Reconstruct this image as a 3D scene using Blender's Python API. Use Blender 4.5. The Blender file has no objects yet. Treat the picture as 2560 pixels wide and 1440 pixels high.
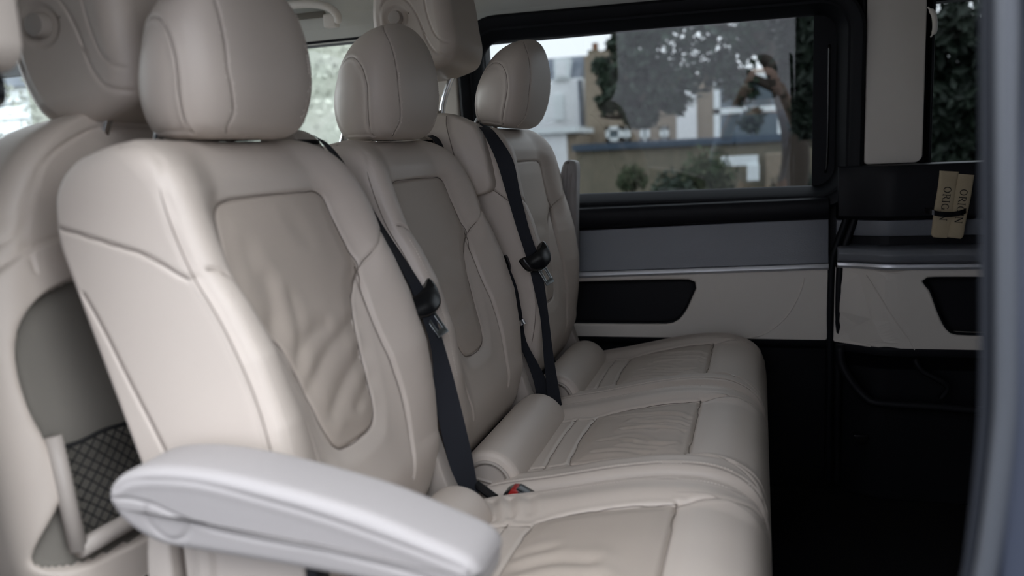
import bpy, bmesh, math, random
import numpy as np
from mathutils import Matrix, Vector
# ------------------------------------------------------------------ camera, light, exposure
scene = bpy.context.scene
COL = scene.collection
CAM = np.array([-0.0117, -1.4503, 0.9583]); YAW, PITCH, ROLL, FPX = 0.2986, 0.1617, 0.0511, 2045.3
def cam_axes():
    cy, sy, cp, sp = math.cos(YAW), math.sin(YAW), math.cos(PITCH), math.sin(PITCH)
    f = np.array([-sy*cp, cy*cp, -sp]); r = np.array([cy, sy, 0.0]); u = np.cross(r, f)
    cr, sr = math.cos(ROLL), math.sin(ROLL)
    return cr*r - sr*u, sr*r + cr*u, f
cr_, cu_, cf_ = cam_axes()
cam = bpy.data.cameras.new('camera'); cam_ob = bpy.data.objects.new('render_camera', cam); COL.objects.link(cam_ob)
cam.sensor_width = 36; cam.lens = FPX*36/2560; cam.clip_start = .02; cam.clip_end = 400
cam_ob.matrix_world = Matrix([[cr_[i], cu_[i], -cf_[i], CAM[i]] for i in range(3)] + [[0, 0, 0, 1]])
cam.dof.use_dof = True; cam.dof.focus_distance = 1.72; cam.dof.aperture_fstop = 2.6
scene.camera = cam_ob
scene.view_settings.view_transform = 'Standard'; scene.view_settings.look = 'None'
scene.view_settings.gamma = 1; scene.view_settings.exposure = 0.07; scene.view_settings.use_curve_mapping = False
SKY = 5.7
w = bpy.data.worlds.new('overcast_sky'); scene.world = w; w.use_nodes = True
nt = w.node_tree; bg = nt.nodes['Background']
tc = nt.nodes.new('ShaderNodeTexCoord'); sx = nt.nodes.new('ShaderNodeSeparateXYZ'); rp = nt.nodes.new('ShaderNodeValToRGB')
nt.links.new(tc.outputs['Generated'], sx.inputs[0]); nt.links.new(sx.outputs['Z'], rp.inputs[0]); nt.links.new(rp.outputs[0], bg.inputs[0])
rp.color_ramp.elements[0].position = 0.0; rp.color_ramp.elements[0].color = (.66, .685, .72, 1)
rp.color_ramp.elements[1].position = 1.0; rp.color_ramp.elements[1].color = (1.0, 1.05, 1.14, 1)
bg.inputs[1].default_value = SKY

def at(px, py, axis, val):
    d = cf_ + cr_*(px-1280)/FPX - cu_*(py-720)/FPX
    i = 'xyz'.index(axis); return CAM + d*(val-CAM[i])/d[i]

# ------------------------------------------------------------------ materials
def new_mat(name):
    m = bpy.data.materials.new(name); m.use_nodes = True
    return m, m.node_tree, m.node_tree.nodes['Principled BSDF']
def add_bump(nt, bsdf, scale, strength, dist=.001, detail=3, kind='noise'):
    t = nt.nodes.new('ShaderNodeTexNoise' if kind == 'noise' else 'ShaderNodeTexVoronoi')
    t.inputs['Scale'].default_value = scale
    if kind == 'noise': t.inputs['Detail'].default_value = detail
    c = nt.nodes.new('ShaderNodeTexCoord'); nt.links.new(c.outputs['Object'], t.inputs['Vector'])
    b = nt.nodes.new('ShaderNodeBump'); b.inputs['Strength'].default_value = strength; b.inputs['Distance'].default_value = dist
    nt.links.new(t.outputs[0], b.inputs['Height']); nt.links.new(b.outputs[0], bsdf.inputs['Normal'])
def mat(name, col, rough=.5, metal=0, spec=.5, bump=None, var=None):
    m, nt, b = new_mat(name)
    b.inputs['Base Color'].default_value = (*col, 1); b.inputs['Roughness'].default_value = rough
    b.inputs['Metallic'].default_value = metal; b.inputs['Specular IOR Level'].default_value = spec
    if bump: add_bump(nt, b, *bump)
    if var:   # colour wear: (scale, second colour, factor)
        t = nt.nodes.new('ShaderNodeTexNoise'); t.inputs['Scale'].default_value = var[0]; t.inputs['Detail'].default_value = 4
        c = nt.nodes.new('ShaderNodeTexCoord'); nt.links.new(c.outputs['Object'], t.inputs['Vector'])
        r = nt.nodes.new('ShaderNodeValToRGB'); r.color_ramp.elements[0].position = .35; r.color_ramp.elements[1].position = .65
        r.color_ramp.elements[0].color = (*col, 1); r.color_ramp.elements[1].color = (*var[1], 1)
        nt.links.new(t.outputs[0], r.inputs[0]); nt.links.new(r.outputs[0], b.inputs['Base Color'])
    return m
M = {}
LE = (.56, .490, .428)
M['leather'] = mat('leather', LE, .46, 0, .45, (900, .25, .0006), (3, (.53, .464, .405)))
M['panel'] = mat('perforated_leather', (.46, .395, .335), .52, 0, .4, (1100, .35, .0006, 2, 'v'), (5, (.48, .41, .35)))
M['thread'] = mat('thread', (.62, .56, .50), .7)
M['seam'] = mat('seam_crease', (.20, .165, .14), .8)
M['plastic_beige'] = mat('beige_plastic', (.73, .68, .615), .5, 0, .45, (700, .2, .0005))
M['seat_plastic'] = mat('seat_plastic', (.40, .355, .315), .5, 0, .45, (700, .2, .0005))
M['headliner'] = mat('headliner', (.64, .64, .59), .95, 0, .1, (500, .3, .0008))
M['armrest'] = mat('armrest_leather', (.30, .28, .272), .52, 0, .4, (900, .25, .0006))
M['black'] = mat('black_plastic', (.005, .0055, .008), .55, 0, .25, (800, .3, .0006))
M['grey_plastic'] = mat('charcoal_panel', (.16, .17, .195), .36, 0, .7, (600, .4, .0008, 2, 'v'))
M['frame'] = mat('window_seal', (.0035, .0045, .007), .55, 0, .22, (700, .2, .0005))
M['carpet'] = mat('black_carpet', (.006, .006, .007), .95, 0, .1, (300, .6, .003))
M['chrome'] = mat('chrome', (.75, .76, .78), .16, 1)
M['satin'] = mat('satin_aluminium', (.80, .81, .84), .45, .75)
M['webbing'] = mat('belt_webbing', (.016, .018, .024), .75, 0, .3, (1500, .5, .0006))
M['tongue'] = mat('tongue_steel', (.42, .45, .46), .3, 1)
M['gloss_black'] = mat('gloss_black', (.008, .008, .009), .22, 0, .5)
M['red'] = mat('red_button', (.30, .012, .010), .4)
M['net'] = mat('net_cord', (.008, .008, .008), .8)
M['recess'] = mat('seat_back_carpet', (.20, .185, .16), .9, 0, .15, (900, .5, .001))
M['khaki'] = mat('khaki_cloth', (.50, .42, .29), .9, 0, .1, (1200, .5, .0008), (40, (.46, .38, .26)))
M['ink'] = mat('printed_ink', (.03, .027, .022), .8)
M['paint'] = mat('navy_paint', (.035, .042, .062), .3, 0, .5)
M['jamb_metal'] = mat('jamb_metal', (.055, .060, .070), .4, .2)
M['jamb_rubber'] = mat('jamb_rubber', (.007, .009, .014), .6, 0, .3)
M['white_render'] = mat('white_render', (.82, .84, .85), .9, 0, .2, None, (.6, (.76, .78, .80)))
M['slate'] = mat('slate', (.13, .15, .18), .8, 0, .3, None, (2, (.19, .21, .24)))
M['asphalt'] = mat('asphalt', (.07, .07, .07), .9)
M['white_paint'] = mat('white_paint', (.72, .77, .78), .5)
M['pane_dark'] = mat('house_window_pane', (.10, .13, .15), .15, 0, .6)
M['coping'] = mat('blue_coping', (.03, .055, .085), .6)
M['bark'] = mat('bark', (.05, .04, .032), .9, 0, .2, (30, .6, .02))
M['leaf'] = mat('leaf', (.02, .045, .022), .55, 0, .4, None, (8, (.012, .028, .016)))
M['leaf_dark'] = mat('leaf_dark', (.012, .022, .012), .6, 0, .3, None, (8, (.007, .013, .008)))
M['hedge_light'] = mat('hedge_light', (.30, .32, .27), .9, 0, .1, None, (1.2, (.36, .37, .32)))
M['shrub'] = mat('shrub', (.05, .08, .04), .8, 0, .2, None, (6, (.09, .10, .06)))
M['terracotta'] = mat('terracotta', (.20, .10, .06), .9)
M['facade_far'] = mat('pale_stone', (.64, .64, .68), .9, 0, .2, None, (.5, (.58, .58, .62)))
def brick_mat(name, c1, c2, mortar, sc=6):
    m, nt, b = new_mat(name); t = nt.nodes.new('ShaderNodeTexBrick'); t.inputs['Scale'].default_value = sc
    t.inputs['Color1'].default_value = (*c1, 1); t.inputs['Color2'].default_value = (*c2, 1); t.inputs['Mortar'].default_value = (*mortar, 1)
    c = nt.nodes.new('ShaderNodeTexCoord'); mp = nt.nodes.new('ShaderNodeMapping'); mp.inputs['Rotation'].default_value = (math.pi/2, 0, 0)
    nt.links.new(c.outputs['Object'], mp.inputs[0]); nt.links.new(mp.outputs[0], t.inputs['Vector']); nt.links.new(t.outputs[0], b.inputs['Base Color'])
    b.inputs['Roughness'].default_value = .9; return m
M['brick'] = brick_mat('london_brick', (.25, .20, .145), (.21, .17, .12), (.25, .22, .18), 3)
M['brick_old'] = brick_mat('old_wall_brick', (.17, .145, .10), (.12, .11, .075), (.16, .15, .12), 5)
def glass_mat(name, tint, refl=1.0):
    m = bpy.data.materials.new(name); m.use_nodes = True; nt = m.node_tree; nt.nodes.clear()
    o = nt.nodes.new('ShaderNodeOutputMaterial'); mx = nt.nodes.new('ShaderNodeMixShader')
    tr = nt.nodes.new('ShaderNodeBsdfTransparent'); gl = nt.nodes.new('ShaderNodeBsdfGlossy'); fr = nt.nodes.new('ShaderNodeFresnel')
    tr.inputs[0].default_value = (*tint, 1); gl.inputs['Roughness'].default_value = 0.0; 
    ge = nt.nodes.new('ShaderNodeNewGeometry'); mr = nt.nodes.new('ShaderNodeMapRange'); mr.inputs['To Min'].default_value = 1.45; mr.inputs['To Max'].default_value = 1/1.45
    nt.links.new(ge.outputs['Backfacing'], mr.inputs[0]); nt.links.new(mr.outputs[0], fr.inputs[0])   # thin pane: the same reflectance from both sides
    gl.inputs[0].default_value = (refl, refl, refl, 1)
    nt.links.new(fr.outputs[0], mx.inputs[0]); nt.links.new(tr.outputs[0], mx.inputs[1]); nt.links.new(gl.outputs[0], mx.inputs[2]); nt.links.new(mx.outputs[0], o.inputs[0])
    return m
M['privacy'] = glass_mat('privacy_glass', (.475, .49, .495))
M['clear'] = glass_mat('clear_glass', (.93, .95, .94))

# ------------------------------------------------------------------ helpers
def link(name, me, m=None, parent=None, loc=None):
    o = bpy.data.objects.new(name, me); COL.objects.link(o)
    if m is not None and me is not None and not me.materials: me.materials.append(M[m])
    if parent is not None: o.parent = parent
    if loc is not None: o.location = loc
    return o
def np_mesh(name, V, F, smooth=True):
    me = bpy.data.meshes.new(name); V = np.asarray(V, dtype=float); me.from_pydata([tuple(map(float, v)) for v in V], [], [tuple(int(i) for i in f) for f in F])
    if smooth: me.polygons.foreach_set('use_smooth', [True]*len(me.polygons))
    me.update(); return me
def tag(o, label=None, cat=None, group=None, kind=None):
    if label: o['label'] = label
    if cat: o['category'] = cat
    if group: o['group'] = group
    if kind: o['kind'] = kind
    return o
def empty(name, loc=(0, 0, 0)):
    o = bpy.data.objects.new(name, None); COL.objects.link(o); o.location = loc; o.empty_display_size = .05; return o
def lab(o, l): o['label'] = l; return o
def copy_obj(o, parent=None):
    c = o.copy(); COL.objects.link(c)
    if parent is not None: c.parent = parent
    for ch in list(o.children): copy_obj(ch, c)
    return c
def catmull(pts, n, closed=False):
    P = np.array(pts, float); m = len(P)
    idx = lambda i: P[i % m] if closed else P[min(max(i, 0), m-1)]
    out = []; segs = m if closed else m-1
    for i in range(segs):
        p0, p1, p2, p3 = idx(i-1), idx(i), idx(i+1), idx(i+2)
        for t in np.linspace(0, 1, 24, endpoint=False):
            out.append(.5*((2*p1)+(-p0+p2)*t+(2*p0-5*p1+4*p2-p3)*t*t+(-p0+3*p1-3*p2+p3)*t**3))
    out.append(P[0] if closed else P[-1]); out = np.array(out)
    d = np.r_[0, np.cumsum(np.linalg.norm(np.diff(out, axis=0), axis=1))]
    q = np.linspace(0, d[-1], n, endpoint=not closed)
    return np.array([np.interp(q, d, out[:, k]) for k in range(P.shape[1])]).T
def sstep(x): x = np.clip(x, 0, 1); return x*x*(3-2*x)
def pl(x, pts):   # smooth-ish interpolation table
    a = np.array(pts, float); return np.interp(x, a[:, 0], a[:, 1])
def grid_faces(R, Mn, closed=True, off=0):
    i = np.arange(R-1)[:, None]; j = np.arange(Mn if closed else Mn-1)[None, :]
    a = i*Mn+j; b = i*Mn+(j+1) % Mn; c = (i+1)*Mn+(j+1) % Mn; d = (i+1)*Mn+j
    return (np.stack([a, b, c, d], -1).reshape(-1, 4)+off)
def normals(V, F):
    n = np.zeros_like(V); a = V[F[:, 1]]-V[F[:, 3]]; b = V[F[:, 2]]-V[F[:, 0]]; fn = np.cross(b, a)
    for k in range(4): np.add.at(n, F[:, k], fn)
    return n/np.maximum(np.linalg.norm(n, axis=1), 1e-12)[:, None]
def seg_dist(V, line, lim=.03):
    """distance from each vertex to a polyline (inf beyond lim of its box)"""
    D = np.full(len(V), 9.0); lo = line.min(0)-lim; hi = line.max(0)+lim
    m = np.all((V >= lo) & (V <= hi), axis=1); W = V[m]; d = np.full(len(W), 9.0)
    for p, q in zip(line[:-1], line[1:]):
        e = q-p; L = e@e
        t = np.clip(((W-p)@e)/max(L, 1e-12), 0, 1); d = np.minimum(d, np.linalg.norm(W-(p+t[:, None]*e), axis=1))
    D[m] = d; return D
def groove(V, N, line, width=.0024, depth=.0028, ridge=0.0):
    d = seg_dist(V, line)
    k = -depth*np.exp(-(d/width)**2)+ridge*np.exp(-((d-width*3)/(width*1.6))**2)
    return V+N*k[:, None]
def snap(V, N, pts, ax, side, n=60, closed=False, nmin=.15, vm=None):
    """lift 2D points (two coordinates given) on to the surface: ax = the free axis, side = sign of the normal wanted"""
    keep = [k for k in range(3) if k != ax]; P = catmull(pts, n, closed)
    if closed: P = np.vstack([P, P[:1]])
    m = N[:, ax]*side > nmin
    if vm is not None: m &= vm
    W = V[m]
    out = []
    for p in P:
        d = (W[:, keep[0]]-p[0])**2+(W[:, keep[1]]-p[1])**2
        near = np.argsort(d)[:4]; wgt = 1/(d[near]+1e-8); q = np.zeros(3)
        q[keep[0]], q[keep[1]] = p; q[ax] = (W[near, ax]*wgt).sum()/wgt.sum(); out.append(q)
    return np.array(out)
def snap_to(V, line, ax, tol, mask):
    """slide the grid vertices that lie next to a curve on to it (in the plane ax), for a clean leather edge"""
    P = V[:, ax]; L2 = line[:, ax]; best = np.full(len(V), 9.0); tgt = P.copy(); idx = np.where(mask)[0]; Q = P[idx]; b = best[idx]; t_ = tgt[idx]
    for p, q in zip(L2[:-1], L2[1:]):
        e = q-p; k = np.clip(((Q-p)@e)/max(e@e, 1e-12), 0, 1); c = p+k[:, None]*e; d = np.linalg.norm(Q-c, axis=1); m = d < b; b[m] = d[m]; t_[m] = c[m]
    mv = b < tol; W = V.copy(); sel = idx[mv]; W[np.ix_(sel, list(ax))] = t_[mv]; return W
def in_poly(Y, S, poly):
    inside = np.zeros(Y.shape, bool); n = len(poly)
    for i in range(n):
        x1, y1 = poly[i]; x2, y2 = poly[(i+1) % n]
        c = ((y1 > S) != (y2 > S)) & (Y < (x2-x1)*(S-y1)/((y2-y1) if abs(y2-y1) > 1e-9 else 1e-9)+x1); inside ^= c
    return inside
def tube_mesh(path, r, n=8, closed=False, flat=None):
    P = np.array(path, float); m = len(P); R = np.broadcast_to(np.array(r, float), (m,)) if np.ndim(r) < 1 else np.array(r, float)
    T = np.gradient(P, axis=0) if not closed else (np.roll(P, -1, 0)-np.roll(P, 1, 0))
    T /= np.maximum(np.linalg.norm(T, axis=1), 1e-9)[:, None]
    up = np.array([0, 0, 1.0]) if abs(T[0][2]) < .9 else np.array([0, 1.0, 0]); V = []
    u = np.cross(T[0], up); u /= np.linalg.norm(u)
    for i in range(m):
        u = u-T[i]*(u@T[i]); u /= np.linalg.norm(u); v = np.cross(T[i], u)
        for k in range(n):
            a = 2*math.pi*k/n; V.append(P[i]+R[i]*(math.cos(a)*u+math.sin(a)*v))
    F = grid_faces(m, n).tolist()
    if closed: F += [[(m-1)*n+k, (m-1)*n+(k+1) % n, (k+1) % n, k] for k in range(n)]
    else: F += [list(range(n))[::-1], [(m-1)*n+k for k in range(n)]]
    return np.array(V), F
class MB:
    def __init__(s): s.V = []; s.F = []
    def add(s, V, F):
        o = len(s.V); s.V += [tuple(v) for v in V]; s.F += [tuple(i+o for i in f) for f in F]; return s
    def box(s, x0, x1, y0, y1, z0, z1):
        V = [(x, y, z) for x in (x0, x1) for y in (y0, y1) for z in (z0, z1)]
        return s.add(V, [(0, 1, 3, 2), (4, 6, 7, 5), (0, 4, 5, 1), (2, 3, 7, 6), (0, 2, 6, 4), (1, 5, 7, 3)])
    def tube(s, path, r, n=8, closed=False): return s.add(*tube_mesh(path, r, n, closed))
    def prism(s, pts, axis, a, b):
        """extrude a 2D polygon along axis from a to b"""
        n = len(pts); ks = [k for k in range(3) if k != axis]; V = []
        for h in (a, b):
            for p in pts:
                q = [0, 0, 0]; q[ks[0]], q[ks[1]] = p; q[axis] = h; V.append(q)
        F = [(i, (i+1) % n, n+(i+1) % n, n+i) for i in range(n)]+[tuple(range(n))[::-1], tuple(range(n, 2*n))]
        return s.add(V, F)
    def obj(s, name, m, parent=None, smooth=False, bevel=0, seg=3, loc=None):
        me = np_mesh(name, s.V, s.F, smooth); bm = bmesh.new(); bm.from_mesh(me)
        bmesh.ops.recalc_face_normals(bm, faces=bm.faces)
        if bevel:
            es = [e for e in bm.edges if len(e.link_faces) == 2 and e.calc_face_angle(0) > .5]
            bmesh.ops.bevel(bm, geom=es, offset=bevel, segments=seg, affect='EDGES', profile=.5, clamp_overlap=True)
            for f in bm.faces: f.smooth = True
        bm.to_mesh(me); bm.free()
        if bevel:
            try: me.set_sharp_from_angle(angle=math.radians(50))
            except Exception: pass
        return link(name, me, m, parent, loc)
def rrect(x0, x1, z0, z1, r, n=8):
    """rounded rectangle, counter-clockwise; r one radius or four (bl, br, tr, tl)"""
    r = [r]*4 if np.ndim(r) == 0 else r; out = []
    for (cx, cz, a0), q in zip([(x0+r[0], z0+r[0], 180), (x1-r[1], z0+r[1], 270), (x1-r[2], z1-r[2], 0), (x0+r[3], z1-r[3], 90)], r):
        for k in range(n+1):
            a = math.radians(a0+90*k/n); out.append((cx+q*math.cos(a), cz+q*math.sin(a)))
    return out
def stitches(name, line, N_at, parent, m='thread', off=(.004, -.004), pitch=.0052, L=.0032, r=.00055):
    """small thread stitches in rows beside a seam line; N_at gives surface normals"""
    mb = MB(); seg = np.linalg.norm(np.diff(line, axis=0), axis=1); d = np.r_[0, np.cumsum(seg)]
    n = int(d[-1]/pitch)
    for o in off:
        for i in range(n):
            a = (i+.2)*pitch; b = a+L
            p = np.array([np.interp(a, d, line[:, k]) for k in range(3)]); q = np.array([np.interp(b, d, line[:, k]) for k in range(3)])
            nn = N_at(.5*(p+q)); t = q-p; t /= max(np.linalg.norm(t), 1e-9); s = np.cross(nn, t)
            c = s*o; h = nn*.0001
            w_ = s*r; u_ = nn*r
            V = [p+c+h-w_-u_, p+c+h+w_-u_, p+c+h+w_+u_, p+c+h-w_+u_, q+c+h-w_-u_, q+c+h+w_-u_, q+c+h+w_+u_, q+c+h-w_+u_]
            mb.add(V, [(0, 1, 2, 3), (7, 6, 5, 4), (0, 4, 5, 1), (1, 5, 6, 2), (2, 6, 7, 3), (3, 7, 4, 0)])
    return mb.obj(name, m, parent)
def seam_lines(lines, V, N, parent, r=.0008, name='seam', h=.0003):
    for l in lines:
        q = lift(np.asarray(l), V, N, h)
        for _ in range(3): q[1:-1] = (q[:-2]+2*q[1:-1]+q[2:])/4
        mb = MB(); mb.tube(q, r, 6); mb.obj(name, 'seam', parent, smooth=True)
def near_normal(V, N):
    def f(p):
        i = np.argmin(((V-p)**2).sum(1)); return N[i]
    return f
def lift(line, V, N, h=0.0):
    """project a line on to the (already displaced) surface by nearest vertex plane"""
    out = []
    for p in line:
        i = np.argmin(((V-p)**2).sum(1)); out.append(p-N[i]*((p-V[i])@N[i]-h))
    return np.array(out)

# ================================================================== REAR BENCH SEATS
TH = math.radians(16.2); PO = np.array([-.505, .47])    # recline and pivot of the backrests (x, z)
def from_local(y, s, n):
    return np.stack([PO[0]-s*math.sin(TH)+n*math.cos(TH), y, PO[1]+s*math.cos(TH)+n*math.sin(TH)], -1)
HALF = .228
PANEL = [(0, .470), (.095, .469), (.118, .464), (.129, .452), (.136, .42), (.145, .385), (.1535, .35), (.146, .337), (.128, .323), (.108, .300), (.094, .270), (.085, .24), (.077, .20), (.070, .16), (.062, .138), (.048, .125), (.03, .121), (0, .120)]
def panel_outline():
    right = catmull(PANEL, 90); left = right[::-1].copy(); left[:, 0] *= -1
    return np.vstack([right, left[1:-1]])
def build_backrest_mesh(wrinkle):
    smin, smax = -.055, .557
    rows = 300; t = np.linspace(0, 1, rows)
    s_all = smin+(smax-smin)*t
    # denser near the ends so that they round over
    s_all = smin+(smax-smin)*(t-.012*np.sin(4*math.pi*t))
    Mf, Mc, Ms, Mb = 220, 9, 56, 30
    V = []; ys = []; 
    pan = panel_outline(); pr = pan[pan[:, 0] >= 0]
    order = np.argsort(pr[:, 1]); ps, py_ = pr[order, 1], pr[order, 0]
    for s in s_all:
        # end rounding
        rt, rb = .045, .04
        e = 0.0
        if s > smax-rt: q = (s-(smax-rt))/rt; e = 1-math.sqrt(max(0, 1-q*q))
        eb = 0.0
        if s < smin+rb: q = ((smin+rb)-s)/rb; eb = 1-math.sqrt(max(0, 1-q*q))
        hw = HALF
        cut = cutn = 0.0
        if s > .40: q = (s-.40)/(smax-.40); cut = .055*q**2.8+.016*sstep((s-.40)/.12); cutn = .012*q**4
        if s < .10: q = (.10-s)/(.10-smin); hw = HALF-.055*q**2.2
        hw -= .022*e+.02*eb
        nf0 = -.034*e-.040*eb - .03*sstep((.05-s)/.10) - .012*sstep((s-.47)/.09)
        nb = -.141+.034*e+.03*eb + .012*sstep((.2-s)/.2) + .022*sstep((s-.46)/.1)
        Bp = pl(s, [(-.06, .0), (0, .004), (.06, .010), (.12, .026), (.2, .041), (.28, .041), (.34, .034), (.38, .027), (.44, .026), (.50, .022), (.53, .014), (.56, .004)])
        Bn = pl(s, [(-.06, .0), (0, .008), (.06, .018), (.12, .038), (.2, .052), (.28, .053), (.34, .044), (.38, .034), (.44, .030), (.50, .026), (.53, .016), (.56, .004)])
        yi = pl(s, [(-.06, .10), (.11, .085), (.2, .085), (.3, .112), (.36, .150), (.45, .132), (.48, .11), (.56, .10)])
        rf = .026
        def front(y):
            a = np.abs(y); k = sstep((a-yi+.004)/max(hw-rf-yi, .02))
            n = nf0+np.where(y > 0, Bp, Bn)*k
            # wing crown: slightly proud close to the outer edge on the lower bolster
            return n
        yf = np.linspace(-(hw-rf), hw-rf, Mf); n_f = front(yf)
        ang = np.linspace(0, math.pi/2, Mc+2)[1:-1]; rbk = .009
        back_arc = [(hw-rbk+rbk*math.cos(a), nb+rbk-rbk*math.sin(a)) for a in ang]
        back = [(v, nb) for v in np.linspace(hw-rbk, -(hw-rbk), Mb)]
        def half(nfe): return [(hw-rf+rf*math.sin(a), nfe-rf+rf*math.cos(a)) for a in ang]+[(hw, v) for v in np.linspace(nfe-rf, nb+rbk, Ms)]+back_arc
        sec = [(y, n) for y, n in zip(yf, n_f)]+half(n_f[-1])+back+[(-y, n) for y, n in half(n_f[0])[::-1]]
        sec = np.array(sec); sec[:, 0] = np.where(sec[:, 0] > 0, sec[:, 0]*(1-cut/HALF), sec[:, 0]*(1-cutn/HALF)); V.append(from_local(sec[:, 0], np.full(len(sec), s), sec[:, 1])); ys.append(np.stack([sec[:, 0], np.full(len(sec), s)], -1))
    Mn = len(V[0]); V = np.concatenate(V); YS = np.concatenate(ys); F = grid_faces(rows, Mn)
    N = normals(V, F)
    if N[rows//2*Mn+Mf//2][0] < 0: F = F[:, ::-1]; N = -N
    # local normal along n to snap seams on to the front
    nloc = N@np.array([math.cos(TH), 0, math.sin(TH)])
    L = np.stack([YS[:, 0], YS[:, 1], (V[:, 0]-PO[0])*math.cos(TH)+(V[:, 2]-PO[1])*math.sin(TH)], -1)   # (y, s, n)
    NL = np.stack([N[:, 1], -N[:, 0]*math.sin(TH)+N[:, 2]*math.cos(TH), nloc], -1)
    def fr(pts, closed=False, n=70): return snap(L, NL, pts, 2, 1, n, closed, .05)
    def sd(pts, sgn, n=50): return snap(L, NL, pts, 0, sgn, n, False, .3, L[:, 0]*sgn > .19)
    seams = []; st = []
    pcl = fr(pan[::3].tolist(), True, 200); seams.append((pcl, .0026, .0042))
    # wing seams: joint from the outer edge to the panel, and the inner wing crease
    for sg in (-1, 1):
        j = fr([(sg*y, s) for y, s in [(.218, .389), (.205, .383), (.185, .365), (.165, .352), (.152, .345)]], n=24); seams.append((j, .0024, .004))
        inner = fr([(sg*y, s) for y, s in [(.150, .345), (.139, .32), (.130, .29), (.127, .25), (.128, .2), (.130, .14), (.125, .08), (.110, .02)]], n=60); seams.append((inner, .0036, .0060))
        # front edge seam on the side face (runs the full height)
        edge = sd([(s, n-(.009 if sg > 0 else 0)) for s, n in [(.550, -.032), (.54, -.004), (.515, .012), (.47, .014), (.43, .014), (.385, .018), (.34, .030), (.27, .039), (.20, .038), (.12, .025), (.05, -.0), (-.02, -.03)]], sg); seams.append((edge, .0022, .003))
        cross = sd([(s, n) for s, n in [(.488, -.13), (.46, -.085), (.425, -.03), (.395, .000), (.384, .014)]], sg); seams.append((cross, .0022, .0035))
        shell = sd([(s, n) for s, n in [(.41, -.13), (.37, -.122), (.30, -.112), (.22, -.10), (.12, -.085), (.0, -.07)]], sg); seams.append((shell, .0022, .0035))
        st.append(fr([(sg*y, s) for y, s in [(.213, .36), (.213, .31), (.213, .25), (.213, .18), (.211, .12)]], n=50))
        st.append(edge[14:44])
    Vn = snap_to(L.copy(), pcl, (0, 1), .0017, nloc > .3); YS = Vn[:, :2].copy()
    for ln, wd, dp in seams: Vn = groove(Vn, NL, ln, wd, dp)
    # pillow of the panel and of the side leather
    inside = in_poly(YS[:, 0], YS[:, 1], pan) & (nloc > .3)
    dpan = seg_dist(L*np.array([1, 1, 0]), pcl*np.array([1, 1, 0]), .2)
    dd = np.where(inside, np.minimum(dpan, .05), 0); Vn[:, 2] += .004*sstep(dd/.035)
    dd2 = np.where(~inside & (nloc > .3) & (dpan < .06), dpan, 0); Vn[:, 2] += np.where(~inside & (nloc > .3), .006*sstep(np.minimum(dpan, .03)/.03), 0)
    # soft unevenness and creases
    rng = random.Random(3)
    for _ in range(26):
        c = np.array([rng.uniform(-.2, .2), rng.uniform(0, .55)]); R_ = rng.uniform(.03, .09); a = rng.uniform(-.0012, .0012)
        Vn[:, 2] += a*np.exp(-(((YS[:, 0]-c[0])**2+(YS[:, 1]-c[1])**2)/R_**2))*(nloc > .2)
    for pts, wd, dp in wrinkle:
        c = catmull(pts, 30); l3 = np.column_stack([c, np.zeros(len(c))])
        d = seg_dist(np.column_stack([YS, np.zeros(len(YS))]), l3, .08)
        s01 = 1.0
        Vn[:, 2] += (-dp*np.exp(-(d/wd)**2)+.55*dp*np.exp(-((d-2.1*wd)/(1.3*wd))**2))*(nloc > .3)
    Wd = from_local(Vn[:, 0], Vn[:, 1], Vn[:, 2])
    # split the panel faces off
    cf = YS[F].mean(1); fi = in_poly(cf[:, 0], cf[:, 1], pcl[:-1, :2].tolist()) & (nloc[F].mean(1) > .3)
    caps = [list(range(Mn))[::-1], [(rows-1)*Mn+k for k in range(Mn)]]
    Npost = normals(Wd, F)
    sl = [from_local(l[:, 0], l[:, 1], l[:, 2]) for l, wd, dp in seams if wd < .004]
    return Wd, F, fi, caps, Npost, st, sl
def sub_mesh(name, V, F, extra=()):
    idx = np.unique(np.concatenate([F.ravel()]+[np.array(e) for e in extra])) if len(extra) else np.unique(F)
    mp = -np.ones(len(V), int); mp[idx] = np.arange(len(idx))
    return np_mesh(name, V[idx], mp[F].tolist()+[[int(mp[i]) for i in e] for e in extra])
def soften(L_, k, wk): return [(p, w_*wk, d*k) for p, w_, d in L_]
WR_NEAR = [([(-.085, .235), (-.06, .262), (-.03, .275), (.01, .28)], .010, .0042), ([(-.075, .21), (-.04, .232), (0, .25), (.05, .262), (.085, .27)], .009, .0045),
           ([(-.04, .172), (0, .195), (.045, .212), (.075, .222)], .009, .0042), ([(-.10, .30), (-.085, .325), (-.08, .36)], .011, .004), ([(.02, .16), (.05, .172), (.072, .18)], .008, .003),
           ([(-.065, .265), (-.05, .30), (-.045, .33)], .009, .0028), ([(.04, .40), (.02, .43)], .012, .002), ([(-.10, .40), (-.098, .34), (-.09, .28)], .014, .003)]
WR_SOFT = [([(-.05, .30), (0, .31), (.06, .30)], .014, .0012), ([(-.04, .20), (.03, .21)], .012, .0012)]
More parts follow.
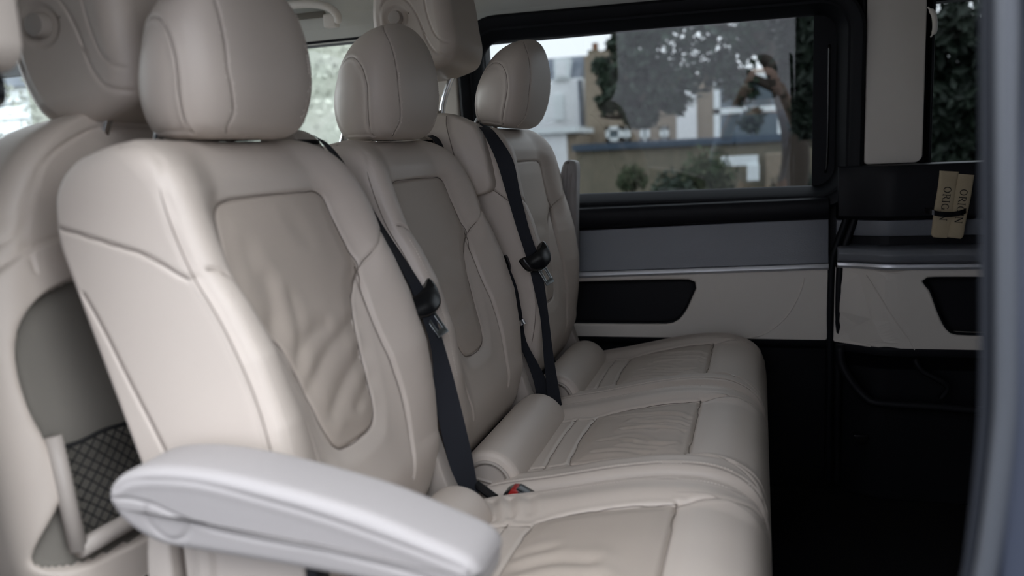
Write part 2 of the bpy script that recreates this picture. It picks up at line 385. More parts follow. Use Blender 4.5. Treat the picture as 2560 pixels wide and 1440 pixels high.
def build_cushion_mesh(wr):
    prof = catmull([(-.40, .235), (-.455, .25), (-.468, .31), (-.468, .375), (-.458, .402), (-.42, .416), (-.35, .430), (-.297, .442), (-.235, .456), (-.17, .467), (-.12, .470), (-.08, .467), (-.045, .455), (-.018, .434), (-.003, .40), (.004, .35), (.004, .29), (-.002, .235), (-.02, .205), (-.07, .195), (-.2, .20), (-.33, .215)], 420, True)
    # trim resolution underneath
    T = np.roll(prof, -1, 0)-np.roll(prof, 1, 0); T /= np.linalg.norm(T, axis=1)[:, None]
    nr = np.stack([-T[:, 1], T[:, 0]], -1)
    cen = prof.mean(0)
    if ((prof-cen)*nr).sum() < 0: nr = -nr
    HC = .234; r = .020
    ph = np.linspace(0, math.pi/2, 10)
    vs = [(-HC+r*(1-math.sin(p)), r*(1-math.cos(p))) for p in ph[::-1]]
    vs = [(-(HC-r)-r*math.sin(p), r*(1-math.cos(p))) for p in ph[::-1]]
    mid = np.linspace(-(HC-r), HC-r, 196)[1:-1]
    vs += [(y, 0) for y in mid]+[((HC-r)+r*math.sin(p), r*(1-math.cos(p))) for p in ph]
    V = np.concatenate([np.stack([prof[:, 0]-nr[:, 0]*e, np.full(len(prof), y), prof[:, 1]-nr[:, 1]*e], -1) for y, e in vs])
    Mn = len(prof); R_ = len(vs); F = grid_faces(R_, Mn); N = normals(V, F)
    k = np.argmax(V[:, 2])
    if N[k][2] < 0: F = F[:, ::-1]; N = -N
    top = (N[:, 2] > .2) | ((N[:, 0] > .3) & (V[:, 0] > -.1))
    a = np.abs(V[:, 1])
    # raised side rolls, dished middle
    V0 = V.copy()
    ww = pl(V[:, 0], [(-.47, .3), (-.40, .8), (-.2, 1), (-.12, 1), (-.05, .55), (.01, .15)])
    V[:, 2] -= np.where(top, .016*ww*(1-sstep((a-.135)/.05)), 0)
    N = normals(V, F)
    def tp(pts, n=50, closed=False):   # points given as (x, y)
        return snap(V, N, pts, 2, 1, n, closed, .12)
    pan = [(-.333, -.118), (-.318, -.134), (-.27, -.143), (-.135, -.147), (-.127, -.142), (-.127, 0), (-.127, .142), (-.135, .147), (-.27, .143), (-.318, .134), (-.333, .118), (-.338, 0)]
    pcurve = catmull(pan, 200, True)
    seams = [(tp(pan, 200, True), .0024, .0038), (tp([(-.375, -.135), (-.38, 0), (-.375, .135)], 60), .0024, .003)]
    st = []
    for sg in (-1, 1):
        seams.append((tp([(-.127, sg*.146), (-.09, sg*.158), (-.05, sg*.176), (-.02, sg*.196), (-.005, sg*.212)], 50), .0026, .0034))
        seams.append((tp([(-.40, sg*.128), (-.36, sg*.128), (-.335, sg*.122)], 20), .0026, .0028))
        pts = [(-.45, sg*.213), (-.40, sg*.213), (-.30, sg*.213), (-.2, sg*.213), (-.12, sg*.213), (-.06, sg*.214), (-.02, sg*.216), (-.003, sg*.217)]
        pipe = tp(pts, 90); seams.append((pipe, .0022, .0030)); st.append(pipe)
    # front wrap seam continues down the front edge
    pl3 = np.column_stack([np.vstack([pcurve, pcurve[:1]]), np.zeros(201)])[:, [0, 1, 2]]
    V = snap_to(V, pl3, (0, 1), .0016, N[:, 2] > .3); V2 = V.copy()
    for ln, wd, dp in seams: V2 = groove(V2, N, ln, wd, dp, .0008)
    ins = in_poly(V[:, 0], V[:, 1], pcurve.tolist()) & (N[:, 2] > .3)
    d = seg_dist(V*np.array([1, 1, 0]), np.vstack([np.column_stack([pcurve, np.zeros(200)]), np.r_[pcurve[0], 0]]), .1)
    V2[:, 2] += np.where(ins, .0045*sstep(np.minimum(d, .03)/.03), 0)
    V2[:, 2] += np.where(~ins & top & (V[:, 0] > -.127) & (a < .17), .004*sstep(np.minimum(d, .03)/.03), 0)
    for pts, wd, dp in wr:
        c = catmull(pts, 24); dl = seg_dist(V*np.array([1, 1, 0]), np.column_stack([c, np.zeros(len(c))]), .05)
        V2[:, 2] += (-dp*np.exp(-(dl/wd)**2)+.6*dp*np.exp(-((dl-2*wd)/(1.2*wd))**2))*(N[:, 2] > .3)
    rng = random.Random(8)
    for _ in range(20):
        c = (rng.uniform(-.4, -.05), rng.uniform(-.2, .2)); q = rng.uniform(.02, .07)
        V2[:, 2] += rng.uniform(-.0011, .0011)*np.exp(-((V[:, 0]-c[0])**2+(V[:, 1]-c[1])**2)/q**2)*(N[:, 2] > .2)
    cf = V[F].mean(1); fi = in_poly(cf[:, 0], cf[:, 1], pcurve.tolist()) & (N[:, 2][F].mean(1) > .3); caps = [list(range(Mn))[::-1], [(R_-1)*Mn+k for k in range(Mn)]]
    return V2, F, fi, caps, normals(V2, F), st, [l for l, wd, dp in seams]
random.seed(5)
CW_MID = []
_r = random.Random(21)
for i in range(15):
    x0 = _r.uniform(-.31, -.20); y0 = -.10+.2*i/14+_r.uniform(-.01, .01); L_ = _r.uniform(.05, .12)
    CW_MID.append(([(x0, y0), (x0+L_*.5, y0-.012+_r.uniform(-.008, .008)), (min(x0+L_, -.14), y0-.03+_r.uniform(-.01, .01))], _r.uniform(.0035, .006), _r.uniform(.0012, .0026)))
CW_NEAR = [([(-.31, -.02), (-.27, -.01), (-.22, -.02)], .012, .003), ([(-.30, -.07), (-.25, -.055), (-.2, -.07)], .012, .003), ([(-.32, .02), (-.28, .03)], .01, .002),
           ([(-.42, .20), (-.40, .15)], .006, .003), ([(-.39, .20), (-.375, .155)], .006, .003), ([(-.355, .195), (-.345, .16)], .007, .002)]
def build_headrest_mesh():
    zb, zt = .996, 1.205
    rows = 130; ph = np.linspace(0, math.pi, rows); tt = (1-np.cos(ph))/2
    # side profile as closed silhouettes: rear x, front x, half width by height fraction
    xb = catmull([(0, -.706), (.004, -.728), (.03, -.744), (.09, -.752), (.22, -.757), (.38, -.7545), (.55, -.744), (.70, -.730), (.82, -.712), (.91, -.690), (.97, -.668), (1, -.645)], 300)
    xf = catmull([(0, -.672), (.004, -.655), (.03, -.640), (.09, -.627), (.22, -.616), (.38, -.611), (.55, -.612), (.70, -.616), (.82, -.622), (.91, -.629), (.97, -.636), (1, -.643)], 300)
    wh = catmull([(0, .058), (.004, .086), (.03, .106), (.09, .120), (.22, .131), (.38, .136), (.52, .135), (.66, .129), (.78, .117), (.88, .097), (.95, .069), (.985, .040), (1, .005)], 300)
    Mn = 300; V = []
    th = np.linspace(0, 2*math.pi, Mn, endpoint=False)
    for f in tt:
        a = np.interp(f, xb[:, 0], xb[:, 1]); b = np.interp(f, xf[:, 0], xf[:, 1]); h = np.interp(f, wh[:, 0], wh[:, 1])
        c, hx = (a+b)/2, (b-a)/2; p = .60
        cx = np.sign(np.cos(th))*np.abs(np.cos(th))**p; sy_ = np.sign(np.sin(th))*np.abs(np.sin(th))**p
        # the rear is narrower than the face
        x = c+hx*cx; y = h*sy_*(1-.10*np.clip(-cx, 0, 1))
        V.append(np.stack([x, y, np.full(Mn, zb+(zt-zb)*f)], -1))
    V = np.concatenate(V); F = grid_faces(rows, Mn); N = normals(V, F)
    k = np.argmax(V[:, 0])
    if N[k][0] < 0: F = F[:, ::-1]; N = -N
    st = []; cs = []; V2 = V.copy()
    for sg in (-1, 1):
        A = snap(V, N, [(-.650, 1.194), (-.631, 1.167), (-.621, 1.13), (-.618, 1.09), (-.620, 1.05), (-.629, 1.02), (-.646, 1.001)], 1, sg, 80, False, .1)
        C_ = snap(V, N, [(-.728, 1.005), (-.740, 1.03), (-.741, 1.07), (-.735, 1.105), (-.712, 1.134), (-.688, 1.140), (-.668, 1.122), (-.659, 1.09), (-.660, 1.06), (-.666, 1.03), (-.669, 1.003)], 1, sg, 90, False, .1)
        for _ in range(12): A[1:-1] = (A[:-2]+2*A[1:-1]+A[2:])/4; C_[1:-1] = (C_[:-2]+2*C_[1:-1]+C_[2:])/4
        V2 = groove(V2, N, A, .0018, .0020); V2 = groove(V2, N, C_, .0018, .0024, .0006); st.append(A); cs.append(C_)
        insd = in_poly(V[:, 0], V[:, 2], C_[:, [0, 2]].tolist()) & (N[:, 1]*sg > .2)
        d = seg_dist(V, C_, .08); V2 -= N*(np.where(insd, .0022*sstep(d/.008), 0))[:, None]
    caps = [list(range(Mn))[::-1], [(rows-1)*Mn+k for k in range(Mn)]]
    return V2, F, caps, normals(V2, F), st, cs

HR_V, HR_F, HR_CAPS, HR_N, HR_ST, HR_CS = build_headrest_mesh()
def make_seat(name, wrb, wrc):
    root = empty(name, (0, 0, 0))
    V, F, fi, caps, N, st, sl = build_backrest_mesh(wrb)
    br = link('backrest', sub_mesh('backrest', V, F[~fi], caps), 'leather', root)
    lab(link('backrest_panel', sub_mesh('backrest_panel', V, F[fi]), 'panel', root), 'darker perforated leather centre of the backrest')
    seam_lines(sl, V, N, br)
    nn = near_normal(V, N)
    for i, l in enumerate(st):
        W = from_local(l[:, 0], l[:, 1], l[:, 2]); W = lift(W, V, N, .0004)
        stitches('stitching', W, nn, br, off=(.0035,) if i % 2 == 0 else (-.004,))
    V, F, fi, caps, N, st, sl = build_cushion_mesh(wrc)
    cu = link('seat_cushion', sub_mesh('seat_cushion', V, F[~fi], caps), 'leather', root)
    lab(link('cushion_panel', sub_mesh('cushion_panel', V, F[fi]), 'panel', root), 'creased darker leather centre of the seat cushion')
    seam_lines(sl, V, N, cu, .0007)
    nn = near_normal(V, N)
    for l in st: stitches('stitching', lift(l, V, N, .0004), nn, cu, off=(-.0035, .0035))
    hr = link('headrest', sub_mesh('headrest', HR_V, HR_F, HR_CAPS), 'leather', root)
    seam_lines(HR_ST+HR_CS, HR_V, HR_N, hr, .0006)
    nn = near_normal(HR_V, HR_N)
    for l in HR_ST: stitches('stitching', lift(l, HR_V, HR_N, .0003), nn, hr, off=(-.0042, .0042), pitch=.0046, L=.0028)
    for sg in (-1, 1):
        mb = MB(); mb.tube([(-.760, sg*.0757, .955), (-.750, sg*.0757, .985), (-.742, sg*.0757, 1.005), (-.730, sg*.0757, 1.03)], .0068, 16)
        mb.obj('headrest_post', 'chrome', hr, smooth=True)
        mb = MB(); mb.tube([(-.764, sg*.0757, .965), (-.7615, sg*.0757, .9745)], [.0135, .0115], 20); mb.obj('post_collar', 'seat_plastic', br, smooth=False, bevel=.001)
    # hinge roll between cushion and backrest
    yy = np.array([-.192, -.190, -.186, -.180, -.15, 0, .12, .158, .166]); rr = np.array([.043, .050, .054, .0565, .057, .057, .057, .0555, .049])
    ys2 = np.linspace(0, 1, 40); pth = [( -.460, np.interp(q, np.linspace(0, 1, 9), yy), .402) for q in ys2]; rad = [np.interp(q, np.linspace(0, 1, 9), rr) for q in ys2]
    mb = MB(); mb.tube(pth, rad, 48); roll = mb.obj('hinge_roll', 'leather', root, smooth=True)
    try: roll.data.set_sharp_from_angle(angle=math.radians(60))
    except Exception: pass
    # cap disc with a raised ring and a stamped recliner mark
    mb = MB()
    ring = [(-.460+.040*math.cos(a), -.1945, .402+.040*math.sin(a)) for a in np.linspace(0, 2*math.pi, 49)[:-1]]; mb.tube(ring, .0032, 8, True)
    mb.tube([(-.460, -.200, .402), (-.460, -.190, .402)], .0355, 40)
    mb.tube([(-.484, -.2015, .416), (-.45, -.2022, .410), (-.436, -.2015, .390)], .0028, 8)
    cap = mb.obj('hinge_cap', 'seat_plastic', root, smooth=False)
    mb = MB()
    for a0, a1, q in ((60, 150, .016), (240, 330, .016)):
        mb.tube([(-.462+q*math.cos(math.radians(a)), -.2012, .393+q*.7*math.sin(math.radians(a))) for a in np.linspace(a0, a1, 10)], .0011, 6)
    mb.obj('recline_mark', 'seat_plastic', cap)
    # hinge covers: shaped plastic brackets at both sides
    for sg, a, b in ((-1, -.222, -.205), (1, .190, .226)):
        pts = [(-.535, .57), (-.522, .552), (-.508, .50), (-.492, .445), (-.472, .402), (-.462, .385), (-.485, .362), (-.53, .36), (-.56, .42)]
        mb = MB(); mb.prism(catmull(pts, 40, True).tolist(), 1, a, b); mb.obj('hinge_cover', 'seat_plastic', root, bevel=.004)
    # far hinge boss with raised ring lip
    mb = MB(); arc = [(-.470+.058*math.cos(a), .170, .385+.058*math.sin(a)) for a in np.radians(np.linspace(20, 150, 24))]; mb.tube(arc, .0045, 8); mb.obj('hinge_lip', 'seat_plastic', root, smooth=True)
    # buckle stalk, cushion bolt cover, seat frame
    mb = MB(); mb.tube([(-.375, -.2345, .418), (-.36, -.2345, .418), (-.335, -.2345, .424)], [.007, .009, .006], 14); 
    frm = MB(); frm.box(-.42, -.06, -.20, .20, .16, .215); frm.box(-.40, -.34, -.19, -.15, .0, .17); frm.box(-.40, -.34, .15, .19, .0, .17); frm.box(-.14, -.09, -.19, -.15, .0, .17); frm.box(-.14, -.09, .15, .19, .0, .17)
    lab(frm.obj('seat_base', 'black', root, bevel=.006), 'black steel base under the cushion')
    return root
seat_mid = make_seat('rear_seat', WR_SOFT, soften(CW_MID, .75, 1.0))
seat_mid.location = (0, 0, 0)
tag(seat_mid, 'middle cream leather seat of the three, with creases in its cushion panel', 'car seat', 'cream leather seats across the van')
seat_far = copy_obj(seat_mid); seat_far.location = (0, .49, 0)
tag(seat_far, 'cream leather seat farthest away, beside the tinted side window, sitting more upright', 'car seat', 'cream leather seats across the van')
ROT = math.radians(9.0)
for ch in seat_far.children:
    if ch.name.split('.')[0] in ('backrest', 'backrest_panel', 'headrest'):
        P = Matrix.Translation((PO[0], 0, PO[1])); ch.matrix_local = Matrix.Translation((.006, 0, .004)) @ P @ Matrix.Rotation(ROT, 4, 'Y') @ P.inverted()
seat_near = make_seat('rear_seat', soften(WR_NEAR, .55, 1.15), CW_NEAR); seat_near.location = (0, -.49, 0)
tag(seat_near, 'nearest cream leather seat, with a wrinkled backrest and a big padded armrest', 'car seat', 'cream leather seats across the van')

# ---- armrests (part of the outer seats)
def armrest_mesh():
    top = catmull([(-.655, .628), (-.650, .644), (-.632, .658), (-.602, .667), (-.555, .6695), (-.50, .665), (-.43, .6535), (-.36, .638), (-.30, .618), (-.268, .606), (-.256, .597), (-.252, .586)], 130)
    bot = catmull([(-.655, .628), (-.648, .612), (-.636, .598), (-.618, .586), (-.595, .5785), (-.55, .5755), (-.48, .572), (-.40, .567), (-.33, .561), (-.275, .557), (-.257, .563), (-.252, .592)], 130)[::-1]
    prof = np.vstack([top, bot[1:-1]]); T = np.roll(prof, -1, 0)-np.roll(prof, 1, 0); T /= np.linalg.norm(T, axis=1)[:, None]; nr = np.stack([-T[:, 1], T[:, 0]], -1)
    if ((prof-prof.mean(0))*nr).sum() < 0: nr = -nr
    H, r = .040, .0125; ph = np.linspace(0, math.pi/2, 9)
    vs = [(-(H-r)-r*math.sin(p), r*(1-math.cos(p))) for p in ph[::-1]]+[(y, 0) for y in np.linspace(-(H-r), H-r, 30)[1:-1]]+[((H-r)+r*math.sin(p), r*(1-math.cos(p))) for p in ph]
    rows = [np.stack([prof[:, 0]-nr[:, 0]*e, np.full(len(prof), y), prof[:, 1]-nr[:, 1]*e], -1) for y, e in vs]
    def lean(V):   # the flanks draw in towards the underside
        zt = np.interp(V[:, 0], [-.655, -.60, -.43, -.25], [.64, .667, .653, .60]); V = V.copy(); V[:, 1] *= 1-.27*np.clip((zt-.008-V[:, 2])/.09, 0, 1); return V
    # side faces as inset rings so that seams can be pressed into them
    cen = np.array([prof[:, 0], np.interp(prof[:, 0], np.sort(prof[:, 0]), np.full(len(prof), .612))]).T
    def ring(y, k):
        base = rows[0] if y < 0 else rows[-1]; c = np.stack([base[:, 0], np.full(len(base), y), np.interp(base[:, 0], [-.66, -.25], [.622, .587])], -1)
        q = base+(c-base)*k; q[:, 1] = y; return q
    ks = np.linspace(0, .985, 34)[1:]
    allr = [ring(-H, k) for k in ks[::-1]]+rows+[ring(H, k) for k in ks]
    V = lean(np.concatenate(allr)); Mn = len(prof); F = grid_faces(len(allr), Mn); N = normals(V, F)
    k = np.argmax(V[:, 2])
    if N[k][2] < 0: F = F[:, ::-1]; N = -N
    V2 = V.copy()
    for sg in (-1, 1):
        edge = snap(V, N, [(-.642, .640), (-.62, .652), (-.58, .6565), (-.53, .655), (-.46, .643), (-.38, .626), (-.31, .607), (-.268, .594)], 1, sg, 80, False, .5); V2 = groove(V2, N, edge, .0022, .0013, .0004)
        low = snap(V, N, [(-.645, .632), (-.625, .632), (-.60, .627), (-.575, .618), (-.55, .609), (-.52, .603), (-.47, .598), (-.40, .593), (-.33, .584), (-.295, .577)], 1, sg, 80, False, .5); V2 = groove(V2, N, low, .0024, .0024)
        disc = snap(V, N, [(-.606, .629), (-.610, .615), (-.604, .599), (-.590, .5895), (-.575, .591), (-.563, .602), (-.560, .613)], 1, sg, 60, False, .5); V2 = groove(V2, N, disc, .0022, .0022)
    caps = [list(range(Mn))[::-1], [(len(allr)-1)*Mn+k for k in range(Mn)]]
    return sub_mesh('armrest', V2, F, caps)
ARM = armrest_mesh(); ARM.materials.append(M['armrest'])
arm = link('armrest', ARM, None, seat_near, (0, -.775+.49, 0)); lab(arm, 'long padded armrest on the near side of the seat')
mb = MB(); mb.tube([(-.592, -.283, .605), (-.592, -.20, .605)], .03, 24); mb.tube([(-.592, -.25, .60), (-.60, -.25, .40)], .02, 12); mb.obj('armrest_pivot', 'seat_plastic', seat_near)
arm2 = link('armrest', ARM, None, seat_far)
arm2.matrix_local = Matrix.Translation((-.045, .256, -.055)) @ Matrix.Translation((-.60, 0, .615)) @ Matrix.Rotation(math.radians(-91), 4, 'Y') @ Matrix.Translation((.60, 0, -.615)) @ Matrix.Diagonal((.9, .75, .8, 1))
lab(arm2, 'armrest folded upright beside the backrest')
# side shields under the near armrest
mb = MB(); mb.prism(catmull([(-.665, .30), (-.668, .50), (-.650, .60), (-.632, .595), (-.636, .45), (-.640, .30)], 40, True).tolist(), 1, -.27, -.24); mb.obj('side_shield', 'seat_plastic', seat_near, bevel=.004)
mb = MB(); mb.prism(rrect(-.622, -.470, .28, .600, .012), 1, -.262, -.236); mb.obj('side_shield', 'seat_plastic', seat_near, bevel=.004)
mb = MB(); mb.prism(rrect(-.455, -.10, .24, .50, .02), 1, -.255, -.237); mb.prism(rrect(-.47, -.455, .36, .545, .004), 1, -.262, -.236); lab(mb.obj('side_trim', 'black', seat_near, bevel=.003), 'black trim on the outer side of the cushion')

# ---- shoulder belt guides
def guide(parent, y0):
    """small rounded belt guide at a shoulder; parent coordinates"""
    mb = MB(); mb.prism(catmull([(-.775, .93), (-.768, 1.0), (-.745, 1.016), (-.712, 1.008), (-.690, .985), (-.68, .95), (-.69, .93)], 50, True).tolist(), 1, y0-.028, y0+.034)
    g = mb.obj('belt_guide', 'seat_plastic', parent, bevel=.008)
    mb = MB(); mb.box(-.722, -.69, y0-.03, y0+.022, .990, .9975); mb.obj('belt_slot', 'black', g, bevel=.002)
guide(seat_near, .212); guide(seat_mid, .212)
# tall tower on the near shoulder of the far seat
tp = [(-.705, .86), (-.722, 1.02), (-.712, 1.046), (-.668, 1.054), (-.625, 1.040), (-.592, 1.015), (-.572, .955), (-.564, .908), (-.563, .895), (-.568, .885), (-.580, .878), (-.625, .868)]
mb = MB(); P40 = catmull(tp, 60, True)
y0, y1 = -.262, -.200
V = []; c = P40.mean(0)
for y, k in ((y0+.0, .93), (y0+.006, .985), (y0+.014, 1), (y1-.014, 1), (y1-.006, .985), (y1, .93)):
    V += [(c[0]+(p[0]-c[0])*k, y+ (0.0 if y < -.23 else -.012*(1.05-p[1])/.2), c[1]+(p[1]-c[1])*k) for p in P40]
mb.add(V, grid_faces(6, 60).tolist()+[list(range(60))[::-1], list(range(300, 360))])
tw = mb.obj('belt_tower', 'leather', seat_far, smooth=True)
try: tw.data.set_sharp_from_angle(angle=math.radians(55))
except Exception: pass
mb = MB(); mb.tube(catmull([(-.655, -.2632, 1.047), (-.655, -.2645, 1.02), (-.640, -.2645, .95), (-.630, -.2645, .90), (-.625, -.2632, .872)], 30), .0011, 6); mb.obj('tower_seam', 'seam', tw)
mb = MB(); mb.prism(catmull([(-.640, 1.035), (-.605, 1.028), (-.588, 1.008), (-.600, .992), (-.632, 1.0)], 30, True).tolist(), 1, -.24, -.193); mb.obj('belt_bezel', 'seat_plastic', tw, bevel=.006)
mb = MB(); mb.prism(catmull([(-.552, .738), (-.545, .738), (-.538, .712), (-.543, .704), (-.549, .715)], 24, True).tolist(), 1, -.236, -.222); mb.obj('release_slot', 'gloss_black', seat_far, bevel=.001)

# ================================================================== SEAT BELTS
def ribbon(name, L_, R_, parent, m='webbing', th=.0013, n=120):
    """flat woven strap between a left and a right edge line"""
    a = catmull(L_, n); b = catmull(R_, n); K = 14; u = np.linspace(0, 1, K); V = []
    T = np.gradient((a+b)/2, axis=0)
    nrm = np.cross(T, b-a); nrm /= np.linalg.norm(nrm, axis=1)[:, None]
    for i in range(n):
        up = [a[i]+(b[i]-a[i])*q+nrm[i]*th*.5*(1+.25*math.cos(q*math.pi*2)) for q in u]; dn = [a[i]+(b[i]-a[i])*q-nrm[i]*th*.5 for q in u[::-1]]
        V += up+dn
    F = grid_faces(n, 2*K).tolist()+[list(range(2*K))[::-1], [(n-1)*2*K+k for k in range(2*K)]]
    mb = MB(); mb.add(V, F); o = mb.obj(name, m, parent, smooth=True)
    try: o.data.set_sharp_from_angle(angle=math.radians(50))
    except Exception: pass
    return o
def pxl(pts, Y): return [tuple(at(p[0], p[1], 'y', Y if len(p) < 3 else p[2])) for p in pts]
def tongue(root, c, ax_d, ax_w, sc=1.0):
    """belt tongue: black D-shaped grip around the strap and a slotted steel blade.  c centre, ax_d down the strap, ax_w across"""
    d = np.array(ax_d, float); d /= np.linalg.norm(d); w_ = np.array(ax_w, float); w_ -= d*(w_@d); w_ /= np.linalg.norm(w_); n_ = np.cross(w_, d); c = np.array(c)
    Pm = lambda a, b, e=0.0: c+(w_*a+d*b+n_*e)*sc
    mb = MB()
    outl = [(-.034, -.012), (-.030, .012), (-.015, .022), (.006, .024), (.026, .016), (.036, -.006), (.033, -.022), (.018, -.014), (0, -.010), (-.018, -.010)]
    o = catmull(outl, 60, True); V = []
    for e, k in ((-.009, .86), (-.0065, .97), (0, 1.0), (.0065, .97), (.009, .86)): V += [Pm(a*k, b*k, e) for a, b in o]
    mb.add(V, grid_faces(5, 60).tolist()+[list(range(60))[::-1], list(range(240, 300))]); g = mb.obj('tongue_grip', 'gloss_black', root, smooth=True)
    mb = MB()
    out = [(-.0105, .018), (-.0105, .050), (-.006, .055), (.006, .055), (.0105, .050), (.0105, .018)]; inn = [(-.0048, .026), (-.0048, .046), (.0048, .046), (.0048, .026)]
    # slotted blade made of four bars
    for a0, a1, b0, b1 in ((-.0105, -.0048, .016, .054), (.0048, .0105, .016, .054), (-.0105, .0105, .046, .055), (-.0105, .0105, .014, .026)):
        V = [Pm(a, b, e) for a in (a0, a1) for b in (b0, b1) for e in (-.0013, .0013)]
        mb.add(V, [(0, 1, 3, 2), (4, 6, 7, 5), (0, 4, 5, 1), (2, 3, 7, 6), (0, 2, 6, 4), (1, 5, 7, 3)])
    mb.obj('tongue_blade', 'tongue', root, bevel=.0005, seg=2)
# belt A, between the near and middle seats
bA = empty('seat_belt', tuple(at(1150, 1250, 'y', -.25)))
def rel(root, pts): o = np.array(root.location); return [tuple(np.array(p)-o) for p in pts]
def strapless(o, root):
    o.matrix_parent_inverse = Matrix.Identity(4); o.location = tuple(-np.array(root.location)); return o
LA = pxl([(782, 338, -.285), (800, 352, -.275), (850, 412, -.262), (905, 500, -.262), (935, 556, -.262), (985, 640, -.264), (1035, 740, -.262), (1068, 830, -.275), (1082, 900, -.275), (1085, 990, -.278), (1105, 1090, -.272), (1126, 1170, -.268), (1152, 1252, -.266)], -.26)
RA = pxl([(800, 348, -.262), (822, 362, -.245), (858, 405, -.238), (918, 500, -.232), (960, 570, -.230), (1020, 660, -.228), (1070, 742, -.240), (1094, 812, -.245), (1112, 870, -.248), (1135, 950, -.250), (1160, 1050, -.248), (1180, 1140, -.244), (1198, 1240, -.240)], -.225)
strapless(ribbon('webbing', LA, RA, bA), bA)
cA = at(1048, 752, 'y', -.245); q = empty
tmp = []
def shifted_tongue(root, c, d, w_, sc=1.0):
    n0 = set(o.name for o in root.children); tongue(root, c, d, w_, sc)
    for o in root.children:
        if o.name not in n0: strapless(o, root)
shifted_tongue(bA, cA+np.array([.004, -.006, 0]), at(1100, 825, 'y', -.245)-cA, at(1076, 735, 'y', -.215)-at(1022, 760, 'y', -.262), 1.2)
mb = MB(); mb.tube([at(1192, 1212, 'y', -.238), at(1238, 1246, 'y', -.255)], .0075, 10); mb.tube([at(1195, 1205, 'y', -.23), at(1232, 1240, 'y', -.25)], .003, 8); strapless(mb.obj('anchor_strap', 'gloss_black', bA), bA)
tag(bA, 'black seat belt with steel tongue hanging between the nearest and the middle seat', 'seat belt', 'black seat belts on the rear seats')
# belt B, from the tall tower down to the far cushion
bB = empty('seat_belt', tuple(at(1385, 1020, 'y', .27)))
LB = pxl([(1198, 318, .262), (1210, 335, .252), (1240, 400, .240), (1265, 480, .238), (1292, 570, .238), (1318, 650, .238), (1335, 720, .238), (1352, 800, .238), (1360, 900, .238), (1366, 960, .238), (1372, 1024, .238)], .24)
RB = pxl([(1222, 318, .285), (1243, 338, .272), (1282, 400, .258), (1300, 480, .256), (1322, 570, .256), (1345, 640, .256), (1359, 700, .256), (1372, 800, .256), (1382, 880, .256), (1395, 960, .256), (1406, 1020, .256)], .256)
strapless(ribbon('webbing', LB, RB, bB), bB)
cB = at(1338, 645, 'y', .242)
shifted_tongue(bB, cB+np.array([.003, -.006, 0]), at(1370, 700, 'y', .242)-cB, at(1364, 625, 'y', .31)-at(1312, 662, 'y', .25), 1.15)
tag(bB, 'black seat belt running from the tall shoulder tower down beside the farthest seat', 'seat belt', 'black seat belts on the rear seats')
# belt C, behind the middle seat's far bolster
bC = empty('seat_belt', tuple(at(1360, 1020, 'y', .25)))
LC = pxl([(1068, 340, .20), (1085, 352, .20), (1110, 400, .215), (1200, 560, .245), (1270, 700, .25), (1294, 785, .25), (1296, 850, .25), (1318, 905, .245), (1336, 960, .240), (1346, 1024, .236)], .22)
RC = pxl([(1084, 338, .235), (1103, 350, .235), (1125, 395, .235), (1210, 550, .262), (1282, 690, .262), (1302, 770, .262), (1315, 850, .262), (1345, 910, .262), (1372, 965, .262), (1386, 1024, .260)], .25)
strapless(ribbon('webbing', LC, RC, bC), bC)
mb = MB(); mb.tube([at(1300, 800, 'y', .24), at(1306, 812, 'y', .24)], .010, 16); strapless(mb.obj('button_stop', 'chrome', bC), bC)
tag(bC, 'black seat belt mostly hidden behind the middle backrest, its twisted lower end showing', 'seat belt', 'black seat belts on the rear seats')
# red release button of the buckle between the cushions
bk = empty('belt_buckle', tuple(at(1290, 1232, 'y', -.25)))
mb = MB(); a = at(1272, 1240, 'y', -.25); b = at(1330, 1212, 'y', -.25); p = at(1275, 1262, 'y', -.25); V = []
mb.prism([(-.420, .385), (-.410, .418), (-.397, .4255), (-.386, .4255), (-.364, .414), (-.375, .385)], 1, -.262, -.234); o = strapless(mb.obj('buckle_body', 'gloss_black', bk, bevel=.002), bk)
mb = MB(); mb.prism([(-.4045, .414), (-.3965, .4265), (-.390, .4265), (-.384, .423), (-.392, .41)], 1, -.2635, -.237); lab(strapless(mb.obj('release_button', 'red', bk, bevel=.0015), bk), 'red release button')
tag(bk, 'seat belt buckle with a red button sunk between the nearest and middle cushions', 'seat belt buckle')

